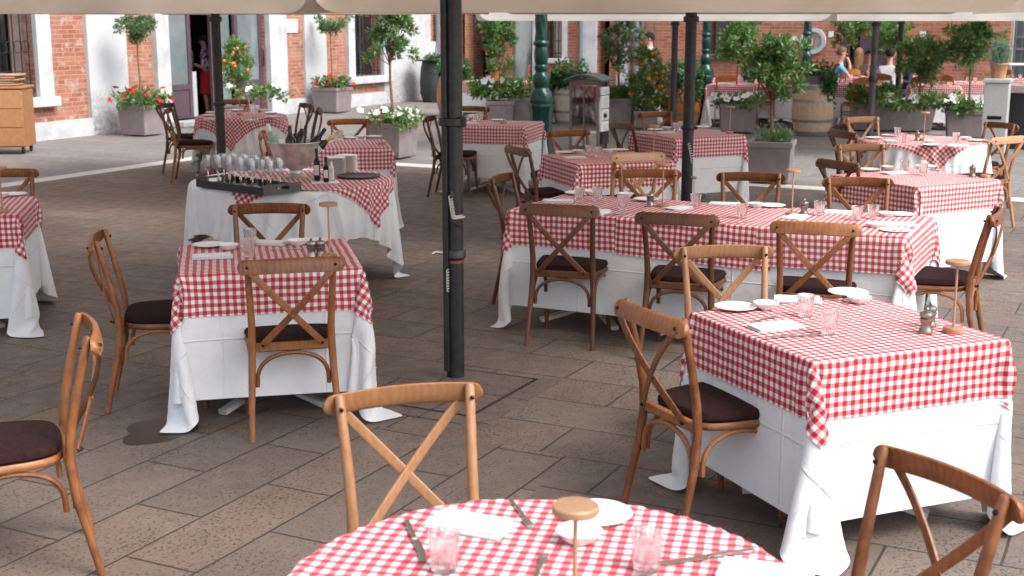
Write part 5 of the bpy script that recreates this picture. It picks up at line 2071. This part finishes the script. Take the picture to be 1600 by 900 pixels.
# ------------------------------------------------------------------ barrels
def barrel(c, h, r, label, mat, z0=0.0):
    t = empty('wine_barrel', (c[0], c[1], 0), rnd.random(), label, 'barrel', 'wine barrels used as plant stands')
    n = 48
    prof = [(r * (.80 + .20 * math.sin(math.pi * i / 14)), h * i / 14) for i in range(15)]
    vs = []
    for (rr_, z) in prof:
        for j in range(n * 2):
            a_ = math.pi * j / n
            q = rr_ * (1 - (.012 if j % 4 == 0 else 0))
            vs.append((q * math.cos(a_), q * math.sin(a_), z))
    k = n * 2
    fs = [(i * k + j, i * k + (j + 1) % k, (i + 1) * k + (j + 1) % k, (i + 1) * k + j) for i in range(14) for j in range(k)]
    fs.append(tuple(range(14 * k, 15 * k)))
    B().add(vs, fs).build('staves', M[mat], t, ang=60)
    for f0, f1 in ((.0, .09), (.27, .32), (.66, .71), (.90, .975)):
        pr = []
        for q in (f0, (f0 + f1) / 2, f1):
            pr.append((r * (.80 + .20 * math.sin(math.pi * q)) + .006, h * q + .001))
        B().lathe([(pr[0][0] - .008, pr[0][1])] + pr + [(pr[2][0] - .008, pr[2][1])], 40, cap=False).build('hoop', M['hoop'], t)
    return t


def ivy(c, z, r, label, seed, hang=.4, n=1700, leaf='leaf_dark', side=1.0, top=.2):
    t = empty('ivy_plant', (c[0], c[1], z), 0, label, 'plant', 'ivy on the barrels')
    rg = random.Random(seed)
    tips = [Vector((rg.uniform(-1, 1) * r * 1.0, rg.uniform(-1, 1) * r, rg.uniform(0, top))) for _ in range(34)]
    b = B()
    for i in range(16):
        a_ = rg.uniform(-math.pi, math.pi) if rg.random() < .4 else rg.uniform(-1.2, .3) * side + (0 if side > 0 else math.pi)
        l = hang * rg.uniform(.3, 1.0)
        m_ = 8
        pth = []
        for k in range(m_ + 1):
            q = k / m_
            rr_ = r * (1.08 + .05 * math.sin(3 * q + i))
            p = Vector((rr_ * math.cos(a_ + .08 * math.sin(5 * q)), rr_ * math.sin(a_ + .08 * math.sin(5 * q)), .03 - l * q))
            pth.append(p)
            tips.append(p)
        b.tube([(0, 0, .02)] + pth, .003, 4)
    b.build('vine', M['bark'], t)
    leaves('foliage', M[leaf], t, tips, n, .06, (.06, .06, .05), seed, aspect=.8, droop=.5)
    return t


def tub(c, z, r, h, label):
    t = empty('zinc_tub', (c[0], c[1], z), 0, label, 'tub', 'zinc tubs on the barrels')
    B().lathe([(r * .85, 0), (r, h), (r + .01, h + .008), (r - .01, h + .004), (r * .84, .02), (.0, .02)], 32).build('tub_wall', M['hoop'], t)
    return t


for (u_, v_, hh, rr_, mat, lab, lab2, lab3, sd_, hang, side) in (
 (1275, 214, .86, .345, 'barrel_tan', 'pale tan wine barrel with grey hoops behind the knotty laurel', 'ivy trailing over the pale tan barrel in the right half', 'zinc tub of ivy on the pale tan barrel', 1, .55, 1),
 (893, 196, .82, .34, 'barrel_grey', 'weathered grey-white barrel left of the menu display', 'dark ivy on the grey-white barrel behind the menu display', 'zinc tub on the grey-white barrel', 2, .35, -1),
 (1067, 199, .82, .37, 'barrel_orange', 'orange varnished barrel behind the right black pole', 'dark ivy hanging over both sides of the orange barrel behind the right pole', 'zinc tub on the orange barrel behind the right pole', 3, .6, 1),
 (708, 184, .80, .34, 'barrel_orange', 'orange varnished barrel half hidden by the nearest pole', 'ivy on the barrel half hidden by the nearest pole', 'zinc tub on the barrel behind the nearest pole', 5, .45, 1)):
    c = at(u_, v_, 0) + Vector((0, rr_, 0))
    barrel(c, hh, rr_, lab, mat)
    tub(c, hh + .001, rr_ * .7, .14, lab3)
    ivy(c, hh + .12, rr_ * .82, lab2, sd_, hang, 2300 if sd_ != 2 else 1700, side=side, top=.24)
# narrow dark ivy-grown stand with the menu card
c = at(676, 160) + Vector((0, .2, 0))
t = empty('menu_table', (c.x, c.y, 0), 0, 'dark barrel table with a thin round top beside the wall', 'table')
B().lathe([(.24, 0), (.30, .2), (.31, .45), (.29, .75), (.25, .95), (.0, .95)], 28).build('stand', M['barrel_black'], t)
B().lathe([(.0, .96), (.42, .96), (.43, .97), (.43, .99), (.0, .99)], 32).build('table_top', M['black_plastic'], t)
ivy((c.x + .1, c.y), .99, .24, 'ivy hanging down the dark barrel table by the wall', 6, .9, 1700, side=1, top=.1)
t = empty('menu_card', (c.x - .05, c.y, .992), R(-20), 'white menu card standing open on the dark barrel table', 'menu')
B().box((0, 0, .21), (.22, .012, .42), rx=-.25).build('front_page', M['sign_white'], t, smooth=False)
B().box((0, .13, .20), (.22, .012, .40), rx=.25).build('back_page', M['sign_white'], t, smooth=False)

# ------------------------------------------------------------------ cast-iron lamp posts
def lamp_post(c, label, h=4.6):
    t = empty('lamp_post', (c[0], c[1], 0), R(20), label, 'lamp post', 'green cast-iron lamp posts')
    g_ = M['lamp_green']
    B().lathe([(.175, 0), (.175, .10), (.155, .12), (.146, .16), (.140, .80), (.155, .84), (.162, .88), (.148, .92)], 8, ph=math.pi / 8).build('pedestal', g_, t, ang=25)
    B().lathe([(.150, .92), (.155, .97), (.140, 1.02), (.115, 1.07), (.095, 1.10), (.10, 1.14), (.108, 1.19), (.100, 1.25), (.075, 1.28), (.070, 1.30), (.085, 1.33), (.085, 1.36), (.072, 1.385), (.082, 1.42), (.090, 1.50), (.084, 1.57), (.074, 1.60), (.098, 1.63), (.098, 1.655), (.078, 1.68)], 20).build('base_moulding', g_, t)
    b = B()
    n = 24
    vs, k = [], 60
    for i in range(k + 1):
        z = 1.68 + (h - 1.68) * i / k
        r0 = .073 - .018 * i / k
        for j in range(n):
            a_ = 2 * math.pi * j / n
            rr_ = r0 * (1 + .10 * math.cos(6 * (a_ + z * 3.4)) * (1 if z < 2.6 else .4))
            vs.append((rr_ * math.cos(a_), rr_ * math.sin(a_), z))
    fs = [(i * n + j, i * n + (j + 1) % n, (i + 1) * n + (j + 1) % n, (i + 1) * n + j) for i in range(k) for j in range(n)]
    b.add(vs, fs)
    b.build('shaft', g_, t)
    B().lathe([(.06, h), (.10, h + .05), (.04, h + .12), (.04, h + .25), (.16, h + .32), (.05, h + .36), (.0, h + .36)], 20).build('cap', g_, t)
    B().lathe([(.05, h + .36), (.17, h + .42), (.19, h + .72), (.12, h + .86), (.0, h + .90)], 20).build('lantern', M['sign_white'], t)
    return t


lamp_post(at(845, 277) + Vector((0, .1, 0)), 'nearest green cast-iron lamp post with a hexagonal foot, left of the menu display')
lamp_post(at(1106, 197) + Vector((0, .5, 0)), 'green cast-iron lamp post just right of the right black pole')
lamp_post((at(1256, 182, 0)), 'farthest green lamp post in front of the round window')

# ------------------------------------------------------------------ menu display
c = at(920, 235) + Vector((0, .18, 0))
md = empty('menu_display', (c.x, c.y, 0), R(-28), 'glass-fronted menu display with a curved grey roof', 'menu display')
hh = 1.02
b = B()
for sx in (-1, 1):
    for sy in (-1, 1):
        b.box((sx * .225, sy * .16, hh / 2), (.03, .03, hh), bev=.004)
b.box((0, 0, .03), (.42, .29, .06))
b.box((0, 0, hh - .03), (.42, .29, .05))
b.box((-.005, -.158, hh / 2), (.02, .02, hh - .12))
b.build('frame', M['stand_metal'], md, smooth=False)
B().box((0, -.150, hh / 2), (.42, .006, hh - .12)).build('front_glass', M['mirror_glass'], md, smooth=False)
B().box((-.215, 0, hh / 2), (.006, .28, hh - .12)).build('side_glass', M['win_glass'], md, smooth=False)
b = B()
vs = []
for i in range(13):
    q = -1 + i / 6
    for z in (0, .022):
        for y in (-.24, .24):
            vs.append((q * .31, y, hh + .005 + z + .085 * (1 - q * q)))
fs = []
for i in range(12):
    a_ = i * 4
    fs += [(a_, a_ + 1, a_ + 5, a_ + 4), (a_ + 2, a_ + 6, a_ + 7, a_ + 3), (a_, a_ + 4, a_ + 6, a_ + 2), (a_ + 1, a_ + 3, a_ + 7, a_ + 5)]
fs += [(0, 2, 3, 1), (48, 49, 51, 50)]
b.add(vs, fs).build('curved_roof', M['stand_roof'], md)
B().box((0, 0, hh + .012), (.44, .30, .028)).build('roof_board', M['stand_metal'], md, smooth=False)
zz = .08
for k, hk in enumerate((.20, .16, .18, .20, .13)):
    o = B().box((.262, 0, zz + hk / 2), (.035, .25, hk - .015), rx=0).build('menu_sheet', M['sign_white'] if k else M['black_plastic'], md, smooth=False)
    b = B()
    for i in range(int((hk - .05) / .025)):
        b.box((.281, 0, zz + .03 + i * .025), (.001, .17, .006))
    b.build('text_lines', M['pewter'], o, smooth=False)
    zz += hk
B().tube([(.28, -.04, .52), (.30, -.05, .52)], .035, 12).build('round_latch', M['iron'], md)
# red and white cloth hanging on the dark chair beside it
# ------------------------------------------------------------------ wooden cabinet at the left edge
c = at(28, 243, 0)
cab = empty('service_cabinet', (c.x - .36, c.y + .42, 0), R(4), 'light wood cabinet with three drawers on castors at the left edge', 'cabinet')
B().box((0, 0, .52), (.80, .55, .84), bev=.008).build('carcass', M['cabinet'], cab, smooth=False)
for k in range(3):
    B().box((0, -.285, .25 + k * .272), (.79, .022, .262), bev=.006).build('drawer', M['cabinet'], cab, smooth=False)
B().box((0, 0, .962), (.84, .60, .035), bev=.008).build('top_board', M['cabinet'], cab, smooth=False)
for sx in (-.34, .34):
    for sy in (-.2, .2):
        b = B()
        b.lathe([(.045, -.014), (.05, 0), (.045, .014)], 16)
        b.v = [(sx + z, sy + x, .052 + y) for x, y, z in b.v]
        b.box((sx, sy, .098), (.04, .05, .01))
        b.build('castor', M['iron'], cab)
t = empty('folded_covers', (c.x - .36, c.y + .42, .981), R(4), 'stack of folded tan cloths on the wooden cabinet', 'cloths')
b = B()
for k in range(5):
    b.box((rnd.uniform(-.03, .03), 0, .018 + k * .034), (.62 + rnd.uniform(-.06, .04), .44, .03), rz=rnd.uniform(-.06, .06), bev=.012)
b.build('cloth_pile', simple('tan_canvas', (0.36, 0.22, 0.15), .9, scale=12), t)

# ------------------------------------------------------------------ granite block, lavender pot, bar counter at the right edge
c = at(1559, 240) + Vector((0, .2, 0))
t = empty('granite_pedestal', (c.x, c.y, 0), R(-25), 'grey granite block with a slot, the potted lavender standing on it', 'pedestal')
B().box((0, 0, .51), (.34, .34, 1.02), bev=.012).build('block', M['granite'], t, smooth=False)
B().box((0, 0, 1.052), (.38, .38, .06), bev=.01).build('cap', M['granite_cap'], t, smooth=False)
B().box((0, -.1715, .52), (.20, .006, .05)).build('slot', M['bolt'], t, smooth=False)
p = Vector((c.x, c.y, 1.083))
t = empty('terracotta_pot', p, 0, 'small terracotta pot on the grey granite block', 'pot')
B().lathe([(.0, 0), (.095, 0), (.125, .19), (.135, .20), (.135, .225), (.12, .225), (.115, .19), (.0, .17)], 28).build('pot_wall', M['terracotta'], t)
bush((p.x, p.y), .09, p.z + .2, 'silvery lavender growing in the terracotta pot', 'leaf_grey', 1500, .07, 33, .26, .14, name='lavender_plant', grp='lavender')
c = at(1598, 235) + Vector((.55, .3, 0))
t = empty('bar_counter', (c.x, c.y, 0), R(-27), 'dark bar counter with a pale top cut by the right edge', 'counter')
B().box((0, 0, .42), (1.3, .7, .84)).build('counter_body', M['black_plastic'], t, smooth=False)
B().box((0, 0, .90), (1.4, .8, .12), bev=.01).build('counter_top', M['counter'], t, smooth=False)
p = at(1594, 145, .962) 
c2 = Vector((c.x - .42, c.y + .12, .961))
t = empty('chrome_tap', c2, 0, 'tall white curved tap pipe on the bar counter at the right edge', 'tap')
B().tube([(0, 0, 0), (0, 0, .62), (.02, 0, .68), (.07, 0, .70), (.12, 0, .68), (.14, 0, .62)], .022, 10).build('pipe', M['white_metal'], t)
B().lathe([(.0, 0), (.06, 0), (.06, .02), (.03, .03)], 16).build('flange', M['white_metal'], t)
B().tube([(-.28, 0, .30), (.3, 0, .30)], .02, 8).build('cross_pipe', M['white_metal'], t)

# ------------------------------------------------------------------ far restaurant: tables and ladder-back chairs
def ladder_chair():
    t = empty('ladder_back_chair', label='x', cat='chair')
    W_ = M['orange_wood']
    for sx in (-1, 1):
        B().tube([(sx * .19, -.20, 0), (sx * .19, -.19, .45), (sx * .185, -.24, .90)], [.016, .019, .014], 8).build('rear_leg', W_, t)
        B().tube([(sx * .20, .19, 0), (sx * .20, .19, .45)], [.015, .02], 8).build('front_leg', W_, t)
    B().box((0, 0, .445), (.42, .42, .035), bev=.012).build('seat_frame', W_, t)
    B().box((0, 0, .477), (.38, .38, .028), bev=.012).build('seat_pad', M['cushion_red'], t)
    for z, hh_ in ((.60, .05), (.72, .055), (.86, .09)):
        vs, m_ = [], 10
        for i in range(m_ + 1):
            q = -1 + 2 * i / m_
            y = -.20 - (z - .45) * .09 - .025 * (1 - q * q)
            top = hh_ / 2 + (.035 * (1 - q * q) if z > .8 else 0)
            for yy, zz_ in ((y - .009, z - hh_ / 2), (y + .009, z - hh_ / 2), (y + .009, z + top), (y - .009, z + top)):
                vs.append((q * .185, yy, zz_))
        fs = [(i * 4 + j, i * 4 + (j + 1) % 4, i * 4 + 4 + (j + 1) % 4, i * 4 + 4 + j) for i in range(m_) for j in range(4)] + [(0, 1, 2, 3), (m_ * 4 + 3, m_ * 4 + 2, m_ * 4 + 1, m_ * 4)]
        B().add(vs, fs).build('back_slat', W_, t, ang=30)
    b = B()
    for z in (.16, .28):
        for sx in (-1, 1):
            b.tube([(sx * .195, -.19, z), (sx * .20, .19, z)], .010, 6)
        b.tube([(-.2, .19, z + .03), (.2, .19, z + .03)], .010, 6)
    b.build('stretcher', W_, t)
    return t


LCH = Proto(ladder_chair)
GL = 'ladder-back chairs with red seats at the far restaurant'
back_tables = [
 # u, v of the table top centre, turn, label
 (1150, 132, -24, 'the far table seen over the white petunias'),
 (1222, 133, -20, 'the far table half behind the pale tan barrel'),
 (1342, 133, -20, 'the far table behind the sage planter'),
 (1330, 121, -20, 'the far table in front of the man in blue'),
 (1460, 135, -15, 'the far table behind the dense citrus tree'),
 (1520, 129, -22, 'the far table behind the right-hand petunias'),
 (1590, 124, -22, 'the far table behind the granite block'),
 (1405, 120, -22, 'the far table before the man in white'),
 (1075, 122, -22, 'the far table behind the right black pole'),
 (850, 128, -25, 'the far table behind the nearest green lamp post'),
 (765, 127, -25, 'the far table behind the tall laurel'),
 (1186, 120, -22, 'the second far table under the barred window'),
]
for i, (u_, v_, rz, lab) in enumerate(back_tables):
    p = at(u_, v_, TOP)
    square_table(lab, (p.x, p.y), rz, (simA, simB, simC)[i % 3], i % 4, 1.27)
    for k, (du, dv, kind) in enumerate(((-.2, -.15, 'plate'), (.2, .1, 'plate'), (.05, -.2, 'tumbler'), (-.1, .2, 'tumbler'))):
        ca_, sa_ = math.cos(R(rz)), math.sin(R(rz))
        q = Vector((p.x + du * ca_ - dv * sa_, p.y + du * sa_ + dv * ca_, TZ))
        PR[kind].put(q, 0, '%s %s on %s' % (('left', 'right', 'front', 'back')[k], DESC[kind], lab), PL[kind])
for i, (u_, v_, ang, lab) in enumerate([
 (1136, 122, 95, 'orange wood chair with its back to us, left of the far white petunias'),
 (1200, 124, 118, 'red-seated chair behind the laurel stem, left of the barrel'),
 (1350, 126, 100, 'tan ladder-back chair with its back to us, right of the ivy barrel'),
 (1377, 120, 60, 'tan chair partly behind the thin black pole'),
 (1318, 118, 150, 'chair beside the man in blue, left'),
 (1330, 112, 95, 'chair holding the blond woman'),
 (1374, 114, 88, 'chair with its back to us at the feet of the pale pole'),
 (1384, 108, 80, 'chair holding the man in the white shirt'),
 (1480, 122, 15, 'dark red chair right of the round citrus tree'),
 (1571, 112, 200, 'red chair right of the granite block'),
 (1440, 124, 40, 'chair standing behind the hanging white cloth'),
 (826, 105, 180, 'orange chair left of the nearest green lamp post'),
 (861, 114, 0, 'orange chair right of the nearest green lamp post'),
 (928, 118, 150, 'small orange chair behind the curved roof of the menu display'),
 (1048, 102, -60, 'dark chair beyond the big orange tree'),
 (780, 117, -30, 'orange chair behind the tall laurel'),
]):
    p = at(u_, v_, .88)
    f = Vector((math.cos(R(ang)), math.sin(R(ang)), 0))
    o_ = p + f * .24
    o_.z = 0
    LCH.put(o_, R(ang - 90), lab, GL)
# dark tables cloths pile on the far left chairs
for i, (u_, v_, lab) in enumerate(((864, 90, 'dark red parasol cover folded on the far rack'),)):
    pass

# ------------------------------------------------------------------ people
def skin_mesh(name, mat, par, pts, edges, radii, root=0, sub=2):
    me = bpy.data.meshes.new(name)
    me.from_pydata([tuple(p) for p in pts], edges, [])
    o_ = bpy.data.objects.new(name, me)
    C.objects.link(o_)
    m = o_.modifiers.new('skin', 'SKIN')
    m.use_smooth_shade = True
    sv = me.skin_vertices[0].data
    for i, r_ in enumerate(radii):
        sv[i].radius = r_ if isinstance(r_, (tuple, list)) else (r_, r_)
        sv[i].use_root = (i == root)
    s_ = o_.modifiers.new('sub', 'SUBSURF')
    s_.levels = s_.render_levels = sub
    me.materials.append(mat)
    o_.parent = par
    return o_


def person(loc, face, label, top, hair, lower, seated=True, longhair=False, arms='table', h=1.0, sleeve=.5, hood=False):
    """one continuous body, posed; clothing and hair are its children. Local +Y is the way the person faces."""
    t = empty('person', loc, R(face - 90), label, 'person')
    if seated:
        hip, chest, neck, head = (0, 0, .52), (0, .03, .90), (0, .045, 1.10), (0, .07, 1.26)
        kn, an, toe = (.10, .42, .52), (.10, .38, .09), (.10, .50, .04)
    else:
        hip, chest, neck, head = (0, 0, .92), (0, .01, 1.30), (0, .015, 1.47), (0, .03, 1.60)
        kn, an, toe = (.09, .02, .50), (.10, -.02, .09), (.10, .10, .04)
    cz = chest[2]
    if arms == 'table':
        el, wr, ha = (.25, .12, cz - .20), (.16, .34, cz - .10), (.13, .42, cz - .09)
    elif arms == 'chin':
        el, wr, ha = (.20, .26, cz - .16), (.06, .22, cz + .18), (.04, .18, cz + .26)
    elif arms == 'fold':
        el, wr, ha = (.24, .04, cz - .24), (.08, .20, cz - .18), (.02, .22, cz - .16)
    else:
        el, wr, ha = (.24, -.02, cz - .26), (.26, .08, cz - .48), (.26, .10, cz - .57)
    P_, E_, Rd = [], [], []
    def v(p, r_):
        P_.append(p)
        Rd.append(r_)
        return len(P_) - 1
    a0 = v(hip, (.14, .11))
    a1 = v((0, chest[1] * .4, (hip[2] + chest[2]) / 2), (.125, .095))
    a2 = v(chest, (.15, .10))
    a3 = v(neck, (.052, .052))
    a4 = v((head[0], head[1], head[2] - .06), (.062, .07))
    a5 = v((head[0], head[1], head[2] + .04), (.078, .092))
    a6 = v((head[0], head[1] - .005, head[2] + .11), (.05, .06))
    E_ += [(a0, a1), (a1, a2), (a2, a3), (a3, a4), (a4, a5), (a5, a6)]
    for s in (-1, 1):
        sh = v((s * .17, chest[1], chest[2] + .10), .048)
        e_ = v((s * el[0], el[1], el[2]), .038)
        w_ = v((s * wr[0], wr[1], wr[2]), .026)
        h_ = v((s * ha[0], ha[1], ha[2]), (.036, .018))
        E_ += [(a2, sh), (sh, e_), (e_, w_), (w_, h_)]
        for k in range(4):
            d = Vector(ha) - Vector(wr)
            d.normalize()
            q = Vector((s * ha[0], ha[1], ha[2])) + Vector((s * d.x, d.y, d.z)) * (.07 - .008 * abs(k - 1.5)) + Vector((.018 * (k - 1.5), 0, -.012))
            f_ = v(tuple(q), .008)
            E_.append((h_, f_))
        th_ = v((s * (ha[0] - .04), ha[1] + .02, ha[2] + .01), .009)
        E_.append((h_, th_))
        k_ = v((s * kn[0], kn[1], kn[2]), .062)
        n_ = v((s * an[0], an[1], an[2]), .038)
        o_ = v((s * toe[0], toe[1], toe[2]), (.04, .03))
        hp = v((s * .09, hip[1] + .01, hip[2] - .03), .085)
        E_ += [(a0, hp), (hp, k_), (k_, n_), (n_, o_)]
    skin_mesh('body', M['skin'], t, P_, E_, Rd)
    # face: nose, eyes, ears
    hx, hy, hz = head
    B().lathe(icoprof(.016), 8, c=(hx, hy + .098, hz - .005)).build('nose', M['skin'], t)
    b = B()
    for s in (-1, 1):
        b.lathe(icoprof(.011), 8, c=(s * .030, hy + .086, hz + .022))
    b.build('eyes', M['hair_dark'], t)
    b = B()
    for s in (-1, 1):
        b.lathe(icoprof(.024), 8, c=(s * .078, hy - .005, hz + .005))
    b.build('ears', M['skin'], t)
    # hair: a cap over the skull, longer at the back
    vs, fs = [], []
    n, m_ = 20, 10
    for i in range(m_ + 1):
        for j in range(n):
            a_ = 2 * math.pi * j / n
            back = .5 - .5 * math.sin(a_)
            lim = 1.25 + .95 * back
            ph = lim * i / m_
            rr_ = .094 + (.012 if longhair else .003) + .004 * math.sin(7 * a_ + 3 * ph)
            x = rr_ * .95 * math.sin(ph) * math.cos(a_)
            y = rr_ * 1.12 * math.sin(ph) * math.sin(a_)
            z = rr_ * 1.18 * math.cos(ph)
            vs.append((hx + x, hy + y - .008, hz + .035 + z))
    fs = [(i * n + j, (i + 1) * n + j, (i + 1) * n + (j + 1) % n, i * n + (j + 1) % n) for i in range(m_) for j in range(n)]
    B().add(vs, fs).build('hair', M[hair], t, ang=80)
    if longhair:
        b = B()
        rg_ = random.Random(3)
        for i in range(26):
            a_ = math.pi * (1.02 + .96 * i / 25)
            cx_, cy_ = math.cos(a_), math.sin(a_)
            l_ = rg_.uniform(.26, .42)
            b.tube([(hx + cx_ * .05, hy + cy_ * .06, hz + .11), (hx + cx_ * .075, hy + cy_ * .095, hz + .02), (hx + cx_ * .085, hy + cy_ * .10 - .01, hz - .12), (hx + cx_ * .07 + rg_.uniform(-.02, .02), hy + cy_ * .11 - .01, hz - l_)], [.02, .022, .02, .006], 6)
        b.build('long_hair', M[hair], t)
    # shirt over the torso with sleeves
    sp, se, sr = [], [], []
    def u(p, r_):
        sp.append(p)
        sr.append(r_)
        return len(sp) - 1
    b0 = u((0, hip[1], hip[2] + .02), (.155, .125))
    b1 = u((0, chest[1] * .4, (hip[2] + chest[2]) / 2), (.142, .112))
    b2 = u(chest, (.168, .118))
    b3 = u((0, (chest[1] + neck[1]) / 2, neck[2] - .05), (.075, .07))
    se += [(b0, b1), (b1, b2), (b2, b3)]
    for s in (-1, 1):
        sh = u((s * .175, chest[1], chest[2] + .10), .062)
        A_ = Vector((s * .175, chest[1], chest[2] + .10))
        e_ = Vector((s * el[0], el[1], el[2]))
        q = A_.lerp(e_, sleeve * 1.4 if sleeve < .7 else 1)
        i_ = u(tuple(q), .054)
        se += [(b2, sh), (sh, i_)]
        if sleeve > .9:
            w2 = u((s * wr[0] * 1.02, wr[1] * .97, wr[2]), .036)
            se.append((i_, w2))
    skin_mesh('shirt', M[top], t, sp, se, sr)
    # trousers or skirt
    if lower == 'skirt':
        B().lathe([(.155, hip[2] + .09), (.17, hip[2] - .05), (.19, hip[2] - .40), (.175, hip[2] - .41)], 24, sq=.85).build('skirt', M['skirt_red'], t)
    else:
        lp, le, lr = [(0, hip[1], hip[2])], [], [(.155, .12)]
        for s in (-1, 1):
            i0 = len(lp)
            lp += [(s * .09, hip[1] + .01, hip[2] - .03), (s * kn[0], kn[1], kn[2]), (s * an[0], an[1], an[2] + .02)]
            lr += [.10, .074, .055]
            le += [(0, i0), (i0, i0 + 1), (i0 + 1, i0 + 2)]
        skin_mesh('trousers', M['trouser'], t, lp, le, lr)
    t.scale = (h, h, h)
    return t


def person_at(u_, y, face, label, *a_, **k):
    x = (u_ - 800) / FPX * y
    return person((x, y, 0), face, label, *a_, **k)


person_at(328, 26.2, 185, 'waitress in patterned blouse and red skirt standing in the dark doorway, hair tied up', 'blouse', 'hair_dark', 'skirt', seated=False, arms='fold', h=.93, sleeve=.35)
person_at(1013, 26.5, 178, 'dark-haired man in a pale T-shirt walking left behind the orange tree', 'shirt_white', 'hair_dark', 'trousers', seated=False, arms='down', h=.96)
person_at(1303, 27.2, -10, 'fair-haired man in a light blue shirt seated, hand raised to his mouth', 'shirt_blue', 'hair_fair', 'trousers', arms='chin', h=.98)
person_at(1333, 27.6, 60, 'woman with long blond hair and brown top seated with her back to us', 'shirt_brown', 'hair_blond', 'trousers', longhair=True, h=.95, sleeve=.2)
person_at(1349, 28.2, -100, 'dark-haired guest in black facing us behind the blond woman', 'shirt_navy', 'hair_dark', 'trousers', h=.92, sleeve=1)
person_at(1382, 26.0, 75, 'man in a white shirt seated with his back to us by the thin black pole', 'shirt_white', 'hair_dark', 'trousers', h=.98)
person_at(1409, 27.0, 200, 'guest in a navy shirt leaning on the table right of the thin black pole', 'shirt_navy', 'hair_dark', 'trousers', h=.93, sleeve=1)
person_at(1170, 27.3, -150, 'dark-haired person standing behind the light green orange tree', 'shirt_brown', 'hair_dark', 'trousers', seated=False, h=.90, sleeve=1, arms='down')
